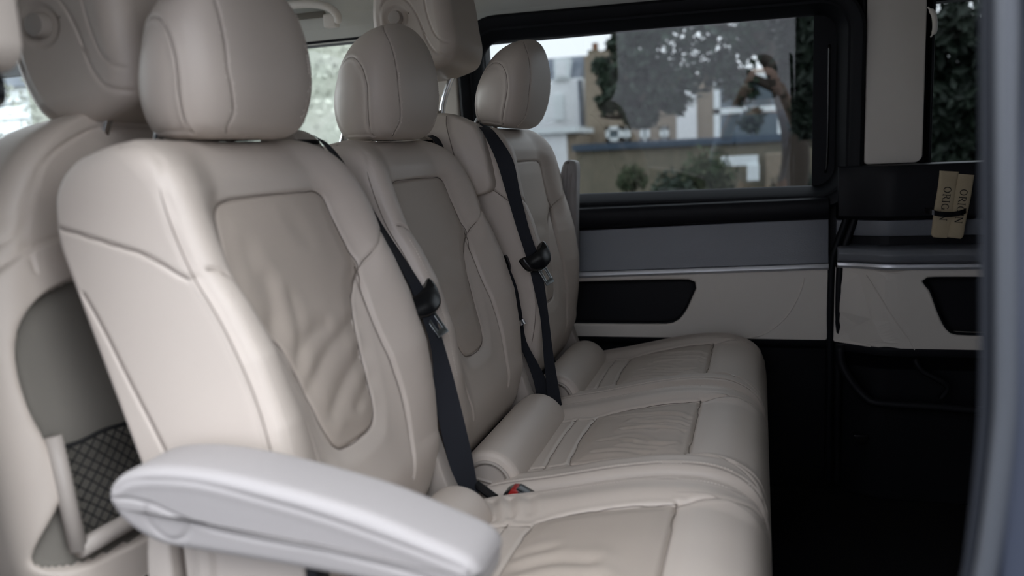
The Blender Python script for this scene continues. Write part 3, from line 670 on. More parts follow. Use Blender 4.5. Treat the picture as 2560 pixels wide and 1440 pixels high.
# ================================================================== FRONT SEATS (seen from behind)
FT = math.radians(8); FO = np.array([-.84, .9])
def f_local(y, s, n): return np.stack([FO[0]-s*math.sin(FT)+n*math.cos(FT), y, FO[1]+s*math.cos(FT)+n*math.sin(FT)], -1)
def front_back_mesh():
    smin, smax = -.46, .150; rows = 230; t = np.linspace(0, 1, rows); s_all = smin+(smax-smin)*t
    HW = catmull([(-.46, .28), (-.40, .30), (-.3, .300), (-.2, .302), (-.12, .300), (-.06, .288), (0, .262), (.045, .236), (.08, .212), (.11, .180), (.132, .138), (.145, .09), (.150, .05)], 200)
    V = []; YS = []; Mf, Mc, Ms, Mb = 200, 12, 24, 20
    for s in s_all:
        hw = np.interp(s, HW[:, 0], HW[:, 1]); q = max(0, (s-.02)/.13)
        nf = .022*q-.010*q**3; nb = -.13+.03*q; r = .045*(1-.5*q)+.005
        r = min(r, hw*.5); yf = np.linspace(-(hw-r), hw-r, Mf); n_f = np.full(Mf, nf)-.012*(yf/.3)**2
        a_ = np.linspace(0, math.pi/2, Mc+2)[1:-1]; nfe = n_f[-1]
        half = [(hw-r+r*math.sin(a), nfe-r+r*math.cos(a)) for a in a_]+[(hw, v) for v in np.linspace(nfe-r, nb+.03, Ms)]+[(hw-.03+.03*math.cos(a), nb+.03-.03*math.sin(a)) for a in a_]
        sec = np.array([(y, n) for y, n in zip(yf, n_f)]+half+[(v, nb) for v in np.linspace(hw-.03, -(hw-.03), Mb)]+[(-y, n) for y, n in half[::-1]])
        V.append(np.column_stack([sec[:, 0], np.full(len(sec), s), sec[:, 1]]))
    Mn = len(V[0]); L = np.concatenate(V); F = grid_faces(rows, Mn); N = normals(L, F)
    if N[rows//2*Mn+Mf//2][2] < 0: F = F[:, ::-1]; N = -N
    fr = lambda pts, n=80, cl=False: snap(L, N, pts, 2, 1, n, cl, -.2)
    seam = fr([(-.228, -.05), (-.228, -.02), (-.22, .009), (-.204, .045), (-.177, .081), (-.117, .112), (-.065, .122), (0, .124), (.065, .122), (.117, .112), (.177, .081), (.204, .045), (.22, .009), (.228, -.02), (.228, -.05)], 120)
    rimc = [(-.33, -.16), (-.315, -.11), (-.300, -.078), (-.262, -.040), (-.2, -.016), (-.1, -.006), (0, -.004), (.1, -.006), (.2, -.016), (.262, -.040), (.300, -.078), (.315, -.11), (.33, -.16)]
    rim = fr([p for p in rimc], 120)
    V2 = L.copy(); V2 = groove(V2, N, seam, .0025, .004)
    sidec = fr([(-.226, -.0), (-.26, -.016), (-.30, -.035)], 20); V2 = groove(V2, N, sidec, .0022, .0035)
    rc = catmull(rimc, 200); edge = np.interp(L[:, 0], rc[:, 0], rc[:, 1], left=-.2, right=-.2); below = sstep((edge-L[:, 1])/.006)*(N[:, 2] > -.1)
    V2 += N*(below*.007)[:, None]; V2 = groove(V2, N, rim, .0022, .003)
    rec = [(0, -.056), (-.11, -.057), (-.18, -.064), (-.222, -.074), (-.252, -.092), (-.27, -.118), (-.278, -.16), (-.276, -.21), (-.268, -.255), (-.262, -.30), (-.262, -.41)]
    rec = rec+[(-a, b) for a, b in rec[::-1][:-1]]
    rp_ = catmull(rec, 160, True); d = seg_dist(L*np.array([1, 1, 0]), np.column_stack([rp_, np.zeros(160)]), .2)
    ins = in_poly(L[:, 0], L[:, 1], rp_.tolist()) & (N[:, 2] > .2)
    V2[:, 2] -= np.where(ins, .022*sstep(d/.014), 0)
    fi = (ins & (d > .006))[F].all(axis=1)
    W = f_local(V2[:, 0], V2[:, 1], V2[:, 2]); caps = [list(range(Mn))[::-1], [(rows-1)*Mn+k for k in range(Mn)]]
    return W, F, fi, caps
def front_headrest():
    # x, z outline of the near side (seat coordinates), lofted over its width
    prof = catmull([(-.905, 1.028), (-.930, 1.045), (-.950, 1.085), (-.960, 1.13), (-.960, 1.18), (-.948, 1.235), (-.918, 1.275), (-.87, 1.292), (-.825, 1.285), (-.79, 1.255), (-.775, 1.20), (-.768, 1.14), (-.762, 1.09), (-.775, 1.052), (-.81, 1.036), (-.86, 1.026)], 260, True)
    T = np.roll(prof, -1, 0)-np.roll(prof, 1, 0); T /= np.linalg.norm(T, axis=1)[:, None]; nr = np.stack([-T[:, 1], T[:, 0]], -1)
    if ((prof-prof.mean(0))*nr).sum() < 0: nr = -nr
    H, r = .115, .032; ph = np.linspace(0, math.pi/2, 12)
    vs = [(-(H-r)-r*math.sin(p), r*(1-math.cos(p))) for p in ph[::-1]]+[(y, 0) for y in np.linspace(-(H-r), H-r, 60)[1:-1]]+[((H-r)+r*math.sin(p), r*(1-math.cos(p))) for p in ph]
    rows = [np.stack([prof[:, 0]-nr[:, 0]*e, np.full(260, y), prof[:, 1]-nr[:, 1]*e], -1) for y, e in vs]
    c0 = np.array([-.865, 1.16])
    def ring(y, k):
        base = rows[0] if y < 0 else rows[-1]; q = base.copy(); q[:, 0] += (c0[0]-q[:, 0])*k; q[:, 2] += (c0[1]-q[:, 2])*k
        q[:, 1] = y-math.copysign(-.006*k*(2-k), y) ; return q
    ks = np.linspace(0, .99, 50)[1:]
    allr = [ring(-H, k) for k in ks[::-1]]+rows+[ring(H, k) for k in ks]
    V = np.concatenate(allr); F = grid_faces(len(allr), 260); N = normals(V, F)
    k = np.argmax(V[:, 2])
    if N[k][2] < 0: F = F[:, ::-1]; N = -N
    V2 = V.copy()
    for sg in (-1, 1):
        rim = snap(V, N, [(-.915, 1.25), (-.932, 1.20), (-.938, 1.14), (-.928, 1.09), (-.908, 1.05), (-.895, 1.038)], 1, sg, 60, False, .1); V2 = groove(V2, N, rim, .0022, .0025)
        tear = snap(V, N, [(-.930, 1.10), (-.934, 1.145), (-.926, 1.182), (-.905, 1.198), (-.880, 1.195), (-.860, 1.178), (-.842, 1.145), (-.826, 1.10), (-.808, 1.074), (-.79, 1.064), (-.775, 1.062)], 1, sg, 80, False, .1); V2 = groove(V2, N, tear, .0022, .0028)
        back = snap(V, N, [(-.832, 1.275), (-.828, 1.22), (-.822, 1.16), (-.808, 1.115), (-.790, 1.095), (-.775, 1.09)], 1, sg, 60, False, .1); V2 = groove(V2, N, back, .0022, .0025)
        cc = np.array([-.896, 1.152]); dd = np.hypot(V[:, 0]-cc[0], V[:, 2]-cc[1]); m_ = N[:, 1]*sg > .5
        V2 -= N*(np.where(m_, .004*sstep((.031-dd)/.009), 0))[:, None]
    caps = [list(range(260))[::-1], [(len(allr)-1)*260+k for k in range(260)]]
    return V2, F, caps
def make_front_seat():
    root = empty('front_seat', (0, 0, 0))
    W, F, fi, caps = front_back_mesh()
    br = link('backrest', sub_mesh('backrest', W, F[~fi], caps), 'leather', root)
    lab(link('back_panel', sub_mesh('back_panel', W, F[fi]), 'recess', root), 'recessed darker panel in the back of the seat')
    V2, F2, c2 = front_headrest(); hr = link('headrest', sub_mesh('headrest', V2, F2, c2), 'leather', root)
    for sg in (-1, 1):
        mb = MB(); mb.tube([(-.896, sg*.107, 1.152), (-.896, sg*.1215, 1.152)], [.0165, .0145], 32); mb.obj('headrest_button', 'seat_plastic', hr, bevel=.001)
        mb = MB(); mb.tube(catmull([(-.815, sg*.075, 1.085), (-.828, sg*.075, 1.055), (-.843, sg*.075, 1.03), (-.868, sg*.075, .97), (-.880, sg*.075, .90)], 16), .0072, 16); mb.obj('headrest_post', 'chrome', hr, smooth=True)
        mb = MB(); mb.tube([(-.817, sg*.075, 1.047), (-.815, sg*.075, 1.060)], [.017, .010], 24); lab(mb.obj('post_socket', 'black', hr), 'dark socket the post runs into')
    # net pocket
    y0, y1, s0, s1 = -.250, .250, -.372, -.262
    nf = lambda y: -.004-.012*(y/.3)**2
    P = lambda y, s, n: f_local(y, s, n+nf(y)+.003)
    mb = MB(); 
    fr_pts = [P(y0-.008, s1+.012, .008), P(y0-.012, s0, .008), P(y0-.004, s0-.012, .008)]
    def bar(a, b, w_):
        mbv = tube_mesh([a, (np.array(a)+np.array(b))/2, b], w_, 12); mb.add(*mbv)
    bar(P(y0-.010, s1+.018, .006), P(y0-.014, s0-.012, .006), .0105); bar(P(y1+.010, s1+.018, .006), P(y1+.014, s0-.012, .006), .0105)
    n_ = 14; path = [P(y, s0-.012, .006) for y in np.linspace(y0-.014, y1+.014, n_)]; mb.tube(path, .0115, 12)
    nfme = mb.obj('pocket_frame', 'seat_plastic', root, smooth=True)
    mb = MB(); cell = .0165; H = s1-s0
    def bulge(y, s):
        k = max(0, math.sin(math.pi*(s-s0)/H*.55))*.9+.1; return .010*k*(1-(abs(y)/.26)**4)
    for sgn in (1, -1):
        k0 = int((y0-H)/cell)-2; k1 = int((y1+H)/cell)+2
        for k in range(k0, k1):
            pts = []
            for tt_ in np.linspace(0, 1, 15):
                s = s0+H*tt_; y = k*cell+sgn*tt_*H*1.0+.0012*math.sin(k*7.3+tt_*9)
                if y0 <= y <= y1: pts.append(P(y, s, bulge(y, s)+.0007*sgn))
            if len(pts) > 1: mb.add(*tube_mesh(pts, .00115, 5))
    mb.tube([P(y, s1+.0012*math.sin(y*90), bulge(y, s1)) for y in np.linspace(y0, y1, 80)], .003, 8)
    net = mb.obj('net_pocket', 'net', nfme, smooth=True); lab(net, 'black elastic net')
    # cushion and base
    mb = MB(); mb.prism(catmull([(-.90, .44), (-1.0, .50), (-1.2, .51), (-1.38, .50), (-1.42, .45), (-1.38, .38), (-1.1, .36), (-.92, .37)], 60, True).tolist(), 1, -.25, .25); mb.obj('seat_cushion', 'leather', root, bevel=.02)
    mb = MB(); mb.box(-1.30, -.98, -.22, .22, .0, .36); mb.obj('seat_base', 'black', root, bevel=.01)
    return root
pax = make_front_seat(); pax.location = (0, -.465, 0)
tag(pax, 'front seat at the left edge, seen from behind, with a black net pocket', 'car seat', 'front seats seen from behind')
drv = copy_obj(pax); drv.location = (.050, .415, .03)
tag(drv, 'front seat behind the middle headrest, only its tall headrest and chrome post showing', 'car seat', 'front seats seen from behind')
for ch in drv.children:
    if ch.name.startswith('headrest'): ch.location = (.055, 0, .09)
    elif ch.name.split('.')[0] in ('backrest', 'back_panel', 'pocket_frame'):
        P = Matrix.Translation((-.84, 0, .88)); ch.matrix_local = P @ Matrix.Rotation(math.radians(9), 4, 'Y') @ P.inverted()

# ================================================================== VAN BODY
def struct(o): o['kind'] = 'structure'; return o
YW = .80
# ---- far sliding door: an empty with its trim pieces
door = empty('door_1', (-.3, YW, .2)); struct(door)
def dpart(o): o.matrix_parent_inverse = Matrix.Translation((.3, -YW, -.2)); return o
def strip(profile, xs, dz, name, m, parent, bevel=.003, yoff=None, close=None):
    """profile (y, z) polygon swept along x; dz(x) lifts it, yoff(x) shifts it inward"""
    mb = MB(); n = len(profile); V = []
    for x in xs:
        V += [(x, y+(yoff(x) if yoff else 0), z+dz(x)) for y, z in profile]
    mb.add(V, grid_faces(len(xs), n).tolist()+[list(range(n))[::-1], [(len(xs)-1)*n+k for k in range(n)]])
    o = mb.obj(name, m, parent, smooth=False, bevel=bevel, seg=3); return o
XS = np.linspace(-1.02, .158, 14)
dz = lambda x: .028*(x-.154)
# beige panel with a pocket cut out: made from pieces around the pocket
pk = catmull([(-.95, .470), (-.60, .470), (-.30, .471), (-.240, .476), (-.210, .505), (-.190, .548), (-.178, .578), (-.188, .592), (-.24, .597), (-.60, .590), (-.95, .584)], 90, True)
def plate_with_hole(outer, hole, y0, y1, name, m, parent, edge=.006):
    bm = bmesh.new()
    def loop(pts, y): return [bm.verts.new((p[0], y, p[1])) for p in pts]
    cxy = np.mean(hole, axis=0)
    # rounded hole edge: several rings going in
    ang = lambda p: math.atan2(p[1]-cxy[1], (p[0]-cxy[0]))
    o1 = loop(outer, y0); 
    rings = []
    T = np.roll(hole, -1, 0)-np.roll(hole, 1, 0); T /= np.linalg.norm(T, axis=1)[:, None]; nr = np.stack([T[:, 1], -T[:, 0]], -1)
    if ((hole-cxy)*nr).sum() < 0: nr = -nr
    for k in range(5):
        a = k/4*math.pi/2; off = edge*(1-math.sin(a)); yy = y0+edge*(1-math.cos(a)); rings.append(loop(hole+nr*off, yy))
    rings.append(loop(hole, y1))
    for a, b in zip(rings[:-1], rings[1:]):
        for i in range(len(a)):
            f = bm.faces.new((a[i], a[(i+1) % len(a)], b[(i+1) % len(a)], b[i])); f.smooth = True
    e = []
    for lp in (o1, rings[0]):
        for i in range(len(lp)):
            a, b = lp[i], lp[(i+1) % len(lp)]
            e.append(bm.edges.get((a, b)) or bm.edges.new((a, b)))
    bmesh.ops.triangle_fill(bm, use_beauty=True, use_dissolve=False, edges=e)
    o2 = loop(outer, y1)
    for i in range(len(o1)): bm.faces.new((o1[i], o1[(i+1) % len(o1)], o2[(i+1) % len(o1)], o2[i]))
    bmesh.ops.recalc_face_normals(bm, faces=bm.faces)
    me = bpy.data.meshes.new(name); bm.to_mesh(me); bm.free(); return link(name, me, m, parent)
outer = rrect(-1.02, .156, .434, .612, .006, 4); outer = [(x, z+(.028*(x-.154)+.016 if z > .55 else 0)) for x, z in outer]
beige = dpart(plate_with_hole(outer, pk, YW, YW+.04, 'lower_panel', 'plastic_beige', door)); lab(beige, 'beige lower panel of the sliding door')
mb = MB(); mb.tube(catmull([(-.045, YW-.0002, .436), (.0, YW-.0005, .448), (.05, YW-.001, .49), (.085, YW-.001, .55), (.10, YW-.0002, .60)], 30), .0016, 6); mb.obj('panel_crease', 'plastic_beige', beige)
mb = MB(); mb.box(-1.0, -.16, YW+.045, YW+.05, .45, .61); dpart(lab(mb.obj('pocket_lining', 'black', door), 'black lining of the door pocket'))
mb = MB(); mb.tube(np.column_stack([pk[:, 0], np.full(90, YW+.012), pk[:, 1]]), .006, 8, True); dpart(mb.obj('pocket_rim', 'black', door, smooth=True))
dpart(lab(strip([(.791, .6225), (.786, .629), (.790, .638), (.81, .641), (.81, .621)], XS, dz, 'trim_strip', 'satin', door, .001), 'bright aluminium strip along the sliding door'))
dpart(lab(strip([(.792, .640), (.799, .66), (.804, .69), (.807, .72), (.809, .748), (.809, .754), (.85, .754), (.85, .640)], XS, dz, 'upper_panel', 'grey_plastic', door, .002), 'charcoal panel between the strip and the window sill'))
dpart(strip([(.802, .752), (.790, .758), (.783, .772), (.782, .792), (.788, .806), (.81, .812), (.86, .812), (.86, .752)], XS, lambda x: .012*(x-.15), 'window_sill', 'black', door, .003))
dpart(strip([(.812, .436), (.808, .43), (.812, .415), (.824, .405), (.83, .30), (.84, .10), (.84, .0), (.86, .0), (.86, .436)], XS, lambda x: 0, 'kick_panel', 'black', door, .003))
# window frame ring
inner = np.array(rrect(-.762, .172, .838, 1.268, (.05, .048, .045, .055), 10)); inner[:, 1] += np.where(inner[:, 1] < 1.0, 0, -.012*(inner[:, 0]+.3))
def frame_ring(inner, sec, name, m, parent):
    T = np.roll(inner, -1, 0)-np.roll(inner, 1, 0); T /= np.linalg.norm(T, axis=1)[:, None]; nr = np.stack([T[:, 1], -T[:, 0]], -1)
    if ((inner-inner.mean(0))*nr).sum() < 0: nr = -nr
    n = len(inner); V = []
    for o_, y in sec: V += [(p[0]+q[0]*o_, y, p[1]+q[1]*o_) for p, q in zip(inner, nr)]
    F = grid_faces(len(sec), n).tolist()+[[(len(sec)-1)*n+k, (len(sec)-1)*n+(k+1) % n, (k+1) % n, k] for k in range(n)]
    mb = MB(); mb.add(V, F); o = mb.obj(name, m, parent, smooth=True); 
    try: o.data.set_sharp_from_angle(angle=math.radians(40))
    except Exception: pass
    return o
win = empty('window_1', (-.3, .84, .84)); struct(win)
def wpart(o):
    o.matrix_parent_inverse = Matrix.Translation((.3, -.84, -.84))
    for v in o.data.vertices: v.co.y -= .062*max(0, v.co.z-.83)
    return o
wpart(frame_ring(inner, [(0, .855), (0, .842), (.004, .836), (.018, .812), (.024, .806), (.030, .806), (.036, .800), (.056, .798), (.064, .804), (.066, .86)], 'window_frame', 'frame', win))
gi = inner.copy(); mb = MB(); mb.prism([(float(a), float(b)) for a, b in (gi-gi.mean(0))*1.01+gi.mean(0)], 1, .845, .849)
wpart(lab(mb.obj('glass_pane', 'privacy', win), 'tinted privacy glass'))
# dark ceramic band down the rear edge of the pane and the pull handle
mb = MB(); mb.prism(rrect(.118, .176, .83, 1.27, .004), 1, .8435, .8448); wpart(lab(mb.obj('glass_band', 'frame', win), 'black printed band at the rear edge of the glass'))
mb = MB(); mb.tube(catmull([(.150, .838, .870), (.1535, .836, .90), (.1545, .836, 1.0), (.1545, .836, 1.12), (.1545, .836, 1.19)], 30), .003, 8); wpart(mb.obj('glass_guide', 'gloss_black', win, smooth=True))
# door seal, a black tube following the door's rear edge
seal = catmull([(.232, .812, 1.33), (.236, .812, 1.2), (.234, .812, 1.0), (.231, .812, .88), (.214, .808, .80), (.196, .803, .74), (.176, .800, .68), (.166, .799, .63), (.164, .800, .50), (.165, .806, .42), (.166, .815, .25), (.168, .83, .02)], 90)
mb = MB(); mb.tube(seal, .009, 12); so = mb.obj('trim_1', 'frame', smooth=True); struct(so)
mb = MB(); mb.tube(seal+np.array([.020, .004, 0]), .010, 12); struct(mb.obj('trim_2', 'black', smooth=True))
# ---- backing wall pieces around openings (far side)
def plate(name, boxes, m='black'):
    mb = MB()
    for b in boxes: mb.box(*b)
    return struct(mb.obj(name, m))
plate('wall_far', [(-1.02, .20, .852, .90, -.05, .832), (-1.02, 1.9, .852, .90, 1.275, 1.36), (.18, .40, .852, .90, -.05, 1.36), (.18, 1.9, .852, .90, -.05, .84), (-1.02, -.765, .852, .90, .8, 1.36), (1.3, 1.9, .852, .90, -.05, 1.36),
                 (-2.9, -1.0, .852, .90, -.05, .84), (-1.05, -.88, .852, .90, .8, 1.36), (-2.6, -1.0, .852, .90, 1.315, 1.36)])
# beige pillar lining
mb = MB(); pr = [(x, z) for x, z in rrect(.2395, .372, .888, 1.34, (.010, .018, .004, .004), 6)]
V = []
for y, e in ((.790, .006), (.786, .0), (.84, -.0)):
    pass
mb.prism(pr, 1, .797, .845); p1 = struct(mb.obj('trim_3', 'plastic_beige', bevel=.006)); tag(p1, 'beige lining of the pillar between the two tinted windows')
mb = MB(); mb.box(.386, .392, .80, .845, .86, 1.33); struct(mb.obj('trim_4', 'frame', bevel=.002))
# ---- rear quarter trim
qt = empty('wall_quarter', (.4, YW, .2)); struct(qt)
def qp(o): o.matrix_parent_inverse = Matrix.Translation((-.4, -YW, -.2)); return o
yo = lambda x: -.052*float(sstep((x-.175)/.13))
XQ = np.r_[np.linspace(.178, .33, 16), np.linspace(.36, 1.6, 10)]
z0 = lambda x: 0.0
mb = MB(); hole = catmull([(.388, .575), (.372, .592), (.378, .604), (.41, .608), (.60, .606), (.85, .60), (.85, .462), (.60, .462), (.47, .462), (.435, .470), (.412, .51)], 80, True)
bm = None
o = plate_with_hole(rrect(.172, 1.6, .430, .628, .006, 4)[:], hole, YW, YW+.05, 'quarter_lower_panel', 'plastic_beige', qt)
# bend the panel inward towards the rear
bmm = bmesh.new(); bmm.from_mesh(o.data); bmesh.ops.subdivide_edges(bmm, edges=[e for e in bmm.edges if e.calc_length() > .03], cuts=6, use_grid_fill=False)
bmesh.ops.triangulate(bmm, faces=bmm.faces)
for v in bmm.verts:
    v.co.y += yo(v.co.x)
    if v.co.z < .44: v.co.z -= .022*float(sstep((v.co.x-.22)/.12))
bmm.to_mesh(o.data); bmm.free(); qp(lab(o, 'beige panel of the rear quarter'))
mb = MB(); mb.box(.36, 1.5, YW+.0, YW+.004, .44, .62); qp(lab(mb.obj('pocket_lining', 'black', qt), 'black lining of the quarter pocket'))
mb = MB(); mb.tube(np.column_stack([hole[:, 0], np.full(80, YW-.040), hole[:, 1]]), .006, 8, True); qp(mb.obj('pocket_rim', 'black', qt, smooth=True))
mb = MB(); mb.tube(catmull([(.245, YW-.036, .612), (.27, YW-.047, .57), (.305, YW-.0525, .51), (.345, YW-.0525, .45), (.36, YW-.052, .42)], 30), .0016, 6); qp(mb.obj('panel_crease', 'plastic_beige', qt))
qp(lab(strip([(.790, .628), (.786, .634), (.788, .642), (.81, .645), (.81, .626)], XQ, z0, 'trim_strip', 'satin', qt, .001, yo), 'bright strip along the quarter panel'))
qp(lab(strip([(.788, .645), (.772, .652), (.768, .668), (.776, .680), (.80, .684), (.85, .684), (.85, .645)], XQ, z0, 'shelf_lip', 'grey_plastic', qt, .003, yo), 'charcoal lip of the storage shelf'))
qp(lab(strip([(.828, .708), (.826, .715), (.820, .748), (.85, .752), (.85, .708)], XQ, z0, 'shelf_back', 'grey_plastic', qt, .002, yo), 'grained back of the storage shelf'))
qp(lab(strip([(.842, .682), (.842, .71), (.86, .71), (.86, .682)], XQ, z0, 'shelf_well', 'black', qt, 0, yo), 'dark well of the storage shelf'))
qp(strip([(.800, .752), (.788, .760), (.786, .86), (.792, .885), (.85, .887), (.85, .752)], XQ, z0, 'upper_trim', 'black', qt, .003, yo))
mb = MB(); mb.prism(catmull([(.20, .686), (.26, .672), (.40, .670), (.44, .70), (.30, .706)], 30, True).tolist(), 1, .765, .80); 
qp(strip([(.806, .432), (.798, .425), (.80, .405), (.815, .40), (.85, .36), (.85, .0), (.86, 0), (.86, .432)], XQ, z0, 'kick_panel', 'black', qt, .003, yo))
rimpts = catmull([(.186, .78, .425), (.190, .775, .38), (.212, .765, .335), (.245, .755, .296), (.275, .745, .283), (.40, .74, .280), (.60, .735, .272), (.9, .735, .268)], 50)
mb = MB(); mb.tube(rimpts, .011, 10); qp(mb.obj('wheel_arch_rim', 'black', qt, smooth=True))
mb = MB(); mb.tube(catmull([(.36, .75, .40), (.375, .745, .372), (.41, .74, .352), (.435, .74, .33), (.42, .745, .30)], 24), .007, 8); qp(mb.obj('arch_moulding', 'black', qt, smooth=True))
mb = MB(); mb.prism([(.225, .175), (.265, .175), (.255, .15), (.235, .15)], 1, .80, .83); qp(mb.obj('floor_anchor', 'gloss_black', qt, bevel=.002))
# rear quarter window
w2 = empty('window_2', (.8, .84, .86)); struct(w2)
mb = MB(); mb.prism(rrect(.385, 1.32, .835, 1.28, .03), 1, .848, .852); g = mb.obj('glass_pane', 'privacy', w2); g.matrix_parent_inverse = Matrix.Translation((-.8, -.84, -.86))
mb = MB(); mb.tube(catmull([(.372, .79, 1.255), (.385, .785, 1.235), (.388, .785, 1.20), (.38, .79, 1.185)], 14), [.002]*2+[.006]*10+[.002]*2, 8); hk = mb.obj('coat_hook', 'plastic_beige', smooth=True)
tag(hk, 'small pale hook at the upper edge of the beige pillar', 'hook')
# ---- two khaki pouches in the strap
def letters():
    """ORIGIN as thin serif strokes; returns polygons in (u along the word, v across)"""
    S = []; w_ = .10
    def bar(a, b, t): 
        a = np.array(a); b = np.array(b); d = (b-a)/np.linalg.norm(b-a); n = np.array([-d[1], d[0]])*t/2; S.append([a-n, b-n, b+n, a+n])
    def arc(cx, cy, rx, ry, a0, a1, t0, t1, n=20):
        A = np.radians(np.linspace(a0, a1, n))
        for p, q in zip(A[:-1], A[1:]):
            def P_(a, k):
                t = t0+(t1-t0)*abs(math.cos(a)); return (cx+(rx-k*t)*math.cos(a), cy+(ry-k*t)*math.sin(a))
            S.append([P_(p, 0), P_(q, 0), P_(q, 1), P_(p, 1)])
    x = 0
    def O(x): arc(x+.42, .5, .42, .5, 0, 360, .05, .13, 32); return x+1.02
    def I(x): bar((x+.14, 0), (x+.14, 1), .12); bar((x, .02), (x+.28, .02), .05); bar((x, .98), (x+.28, .98), .05); return x+.46
    def R_(x):
        bar((x+.14, 0), (x+.14, 1), .12); bar((x, .02), (x+.28, .02), .05); bar((x, .975), (x+.4, .975), .05); bar((x+.14, .5), (x+.4, .5), .05)
        arc(x+.36, .737, .27, .262, -90, 90, .05, .12, 14); bar((x+.36, .5), (x+.72, .02), .11); bar((x+.64, .02), (x+.82, .02), .05); return x+.92
    def G(x): arc(x+.42, .5, .42, .5, 45, 320, .05, .13, 26); bar((x+.74, .05), (x+.74, .42), .11); bar((x+.6, .43), (x+.86, .43), .05); return x+1.05
    def N_(x): bar((x+.12, 0), (x+.12, 1), .06); bar((x+.1, 1), (x+.74, 0), .13); bar((x+.74, 0), (x+.74, 1), .06); bar((x, .02), (x+.24, .02), .05); bar((x, .98), (x+.18, .98), .05); bar((x+.62, .98), (x+.86, .98), .05); return x+.98
    x = O(x); x = R_(x); x = I(x); x = G(x); x = I(x); x = N_(x)
    return S, x
LET, LW = letters()
def pouch(px_top, px_bot, w_, tilt, label, depth=.018):
    a = at(*px_top, 'y', .735); b = at(*px_bot, 'y', .735); root = empty('cloth_pouch', tuple(b))
    up = a-b; H = np.linalg.norm(up); up /= H; nrm = np.array([0, -1.0, 0]); nrm -= up*(nrm@up); nrm /= np.linalg.norm(nrm); ri = np.cross(up, -nrm); ri = -ri if ri[0] < 0 else ri
    P = lambda u, v, n: ri*u+up*v+nrm*n     # relative to the root
    rows = 40; Mn = 40; V = []; rg = random.Random(int(px_top[0]))
    for i in range(rows):
        t = i/(rows-1); h = w_/2*(1-.25*max(0, (.06-t)/.06)**2)*(1+.03*math.sin(t*9+px_top[0])); dpt = depth/2*(.35+.65*math.sin(math.pi*min(1, max(0, .08+.84*t)))**.6)*(1-.3*math.exp(-((t-.40)/.04)**2))
        for j in range(Mn):
            an = 2*math.pi*j/Mn; c, s_ = math.cos(an), math.sin(an); V.append(P(h*math.copysign(abs(c)**.6, c), t*H, dpt*math.copysign(abs(s_)**.7, s_)))
    mb = MB(); mb.add(V, grid_faces(rows, Mn).tolist()+[list(range(Mn))[::-1], [(rows-1)*Mn+k for k in range(Mn)]]); body = mb.obj('pouch_body', 'khaki', root, smooth=True)
    mb = MB(); mb.tube([P(u, .02*1, depth*.33) for u in np.linspace(-w_*.42, w_*.42, 8)], .0009, 6); mb.obj('pouch_hem', 'khaki', body)
    # the word runs downwards, letter tops to the right
    mb = MB(); sz = .0165; start = H*.77
    for q in LET:
        for k_ in (0,):
            V = []
            for e in (depth*.5+.0022, depth*.5+.0034): V += [P((p[1]-.5)*sz, start-p[0]*sz*1.02, e-.0015) for p in q]
            mb.add(V, [(0, 1, 2, 3), (7, 6, 5, 4), (0, 4, 5, 1), (1, 5, 6, 2), (2, 6, 7, 3), (3, 7, 4, 0)])
    mb.obj('printed_word', 'ink', body)
    return tag(root, label, 'pouch', 'khaki cloth pouches on the rear shelf')
pouch((2373, 428), (2349, 594), .041, 0, 'khaki cloth pouch printed ORIGIN, the left and paler one on the rear shelf')
pouch((2415, 436), (2386, 595), .037, 0, 'khaki cloth pouch printed ORIGIN, leaning against the other at its right')
mb = MB(); a = at(2322, 528, 'y', .718); b = at(2350, 535, 'y', .712); c = at(2385, 535, 'y', .712); d = at(2412, 528, 'y', .718)
ribL = catmull([a+np.array([-.012, .06, .004]), a, b, c, d, d+np.array([.02, .06, .004])], 40)
strap_root = MB(); V = []
for p in ribL: V += [p+np.array([0, 0, .006]), p+np.array([0, -.002, .006]), p+np.array([0, -.002, -.006]), p+np.array([0, 0, -.006])]
strap_root.add(V, grid_faces(40, 4).tolist()+[[3, 2, 1, 0], [156, 157, 158, 159]]); so = strap_root.obj('holding_strap', 'gloss_black', bevel=0)
tag(so, 'black strap holding the two khaki pouches against the side panel', 'strap')
# ---- ceiling, floor, other walls
mb = MB(); sec = [(-.88, 1.335), (-.80, 1.385), (-.72, 1.42), (-.5, 1.445), (0, 1.455), (.5, 1.445), (.65, 1.432), (.72, 1.415), (.765, 1.385), (.79, 1.35), (.80, 1.318), (.86, 1.315), (.90, 1.36), (.90, 1.50), (-.90, 1.50), (-.90, 1.36)]
mb.prism(sec, 0, -1.9, 1.9); struct(mb.obj('ceiling', 'headliner', bevel=0))
mb = MB(); mb.prism([(-.65, .56), (-.20, .56), (-.20, .73), (-.65, .73)], 2, 1.366, 1.378); 
rr_ = [at(1225, 6, 'y', .70), at(1400, -6, 'y', .70)]
mb = MB(); mb.prism([(-.88, .50), (-.45, .50), (-.45, .66), (-.88, .66)], 2, 1.418, 1.445); struct(mb.obj('trim_5', 'headliner', bevel=.004))
plate('floor', [(-2.95, 1.95, -.90, .90, -.08, 0.0)], 'carpet')
plate('wall_rear', [(1.9, 1.95, -.9, .9, -.05, 1.42)])
# near side: body panel behind the doorway, front door below its window, B pillar; added unseen panel blanks that window to darken the front seats
plate('wall_near', [(.175, 1.9, -.90, -.86, -.05, 1.42), (-.95, -.765, -.90, -.855, -.05, .90), (-.90, -.72, -.90, -.855, .90, 1.42), (-2.9, -.80, -.90, -.86, -.05, .84), (-.72, .175, -.90, -.86, 1.33, 1.42), (-2.6, -.8, -.90, -.86, 1.315, 1.42), (-1.9, -.80, -.90, -.872, .80, 1.32)], 'paint')
plate('wall_front', [(-2.95, -2.88, -.9, .9, -.05, .86), (-2.90, -2.82, -.90, -.82, .8, 1.0), (-2.90, -2.82, .82, .90, .8, 1.0)])
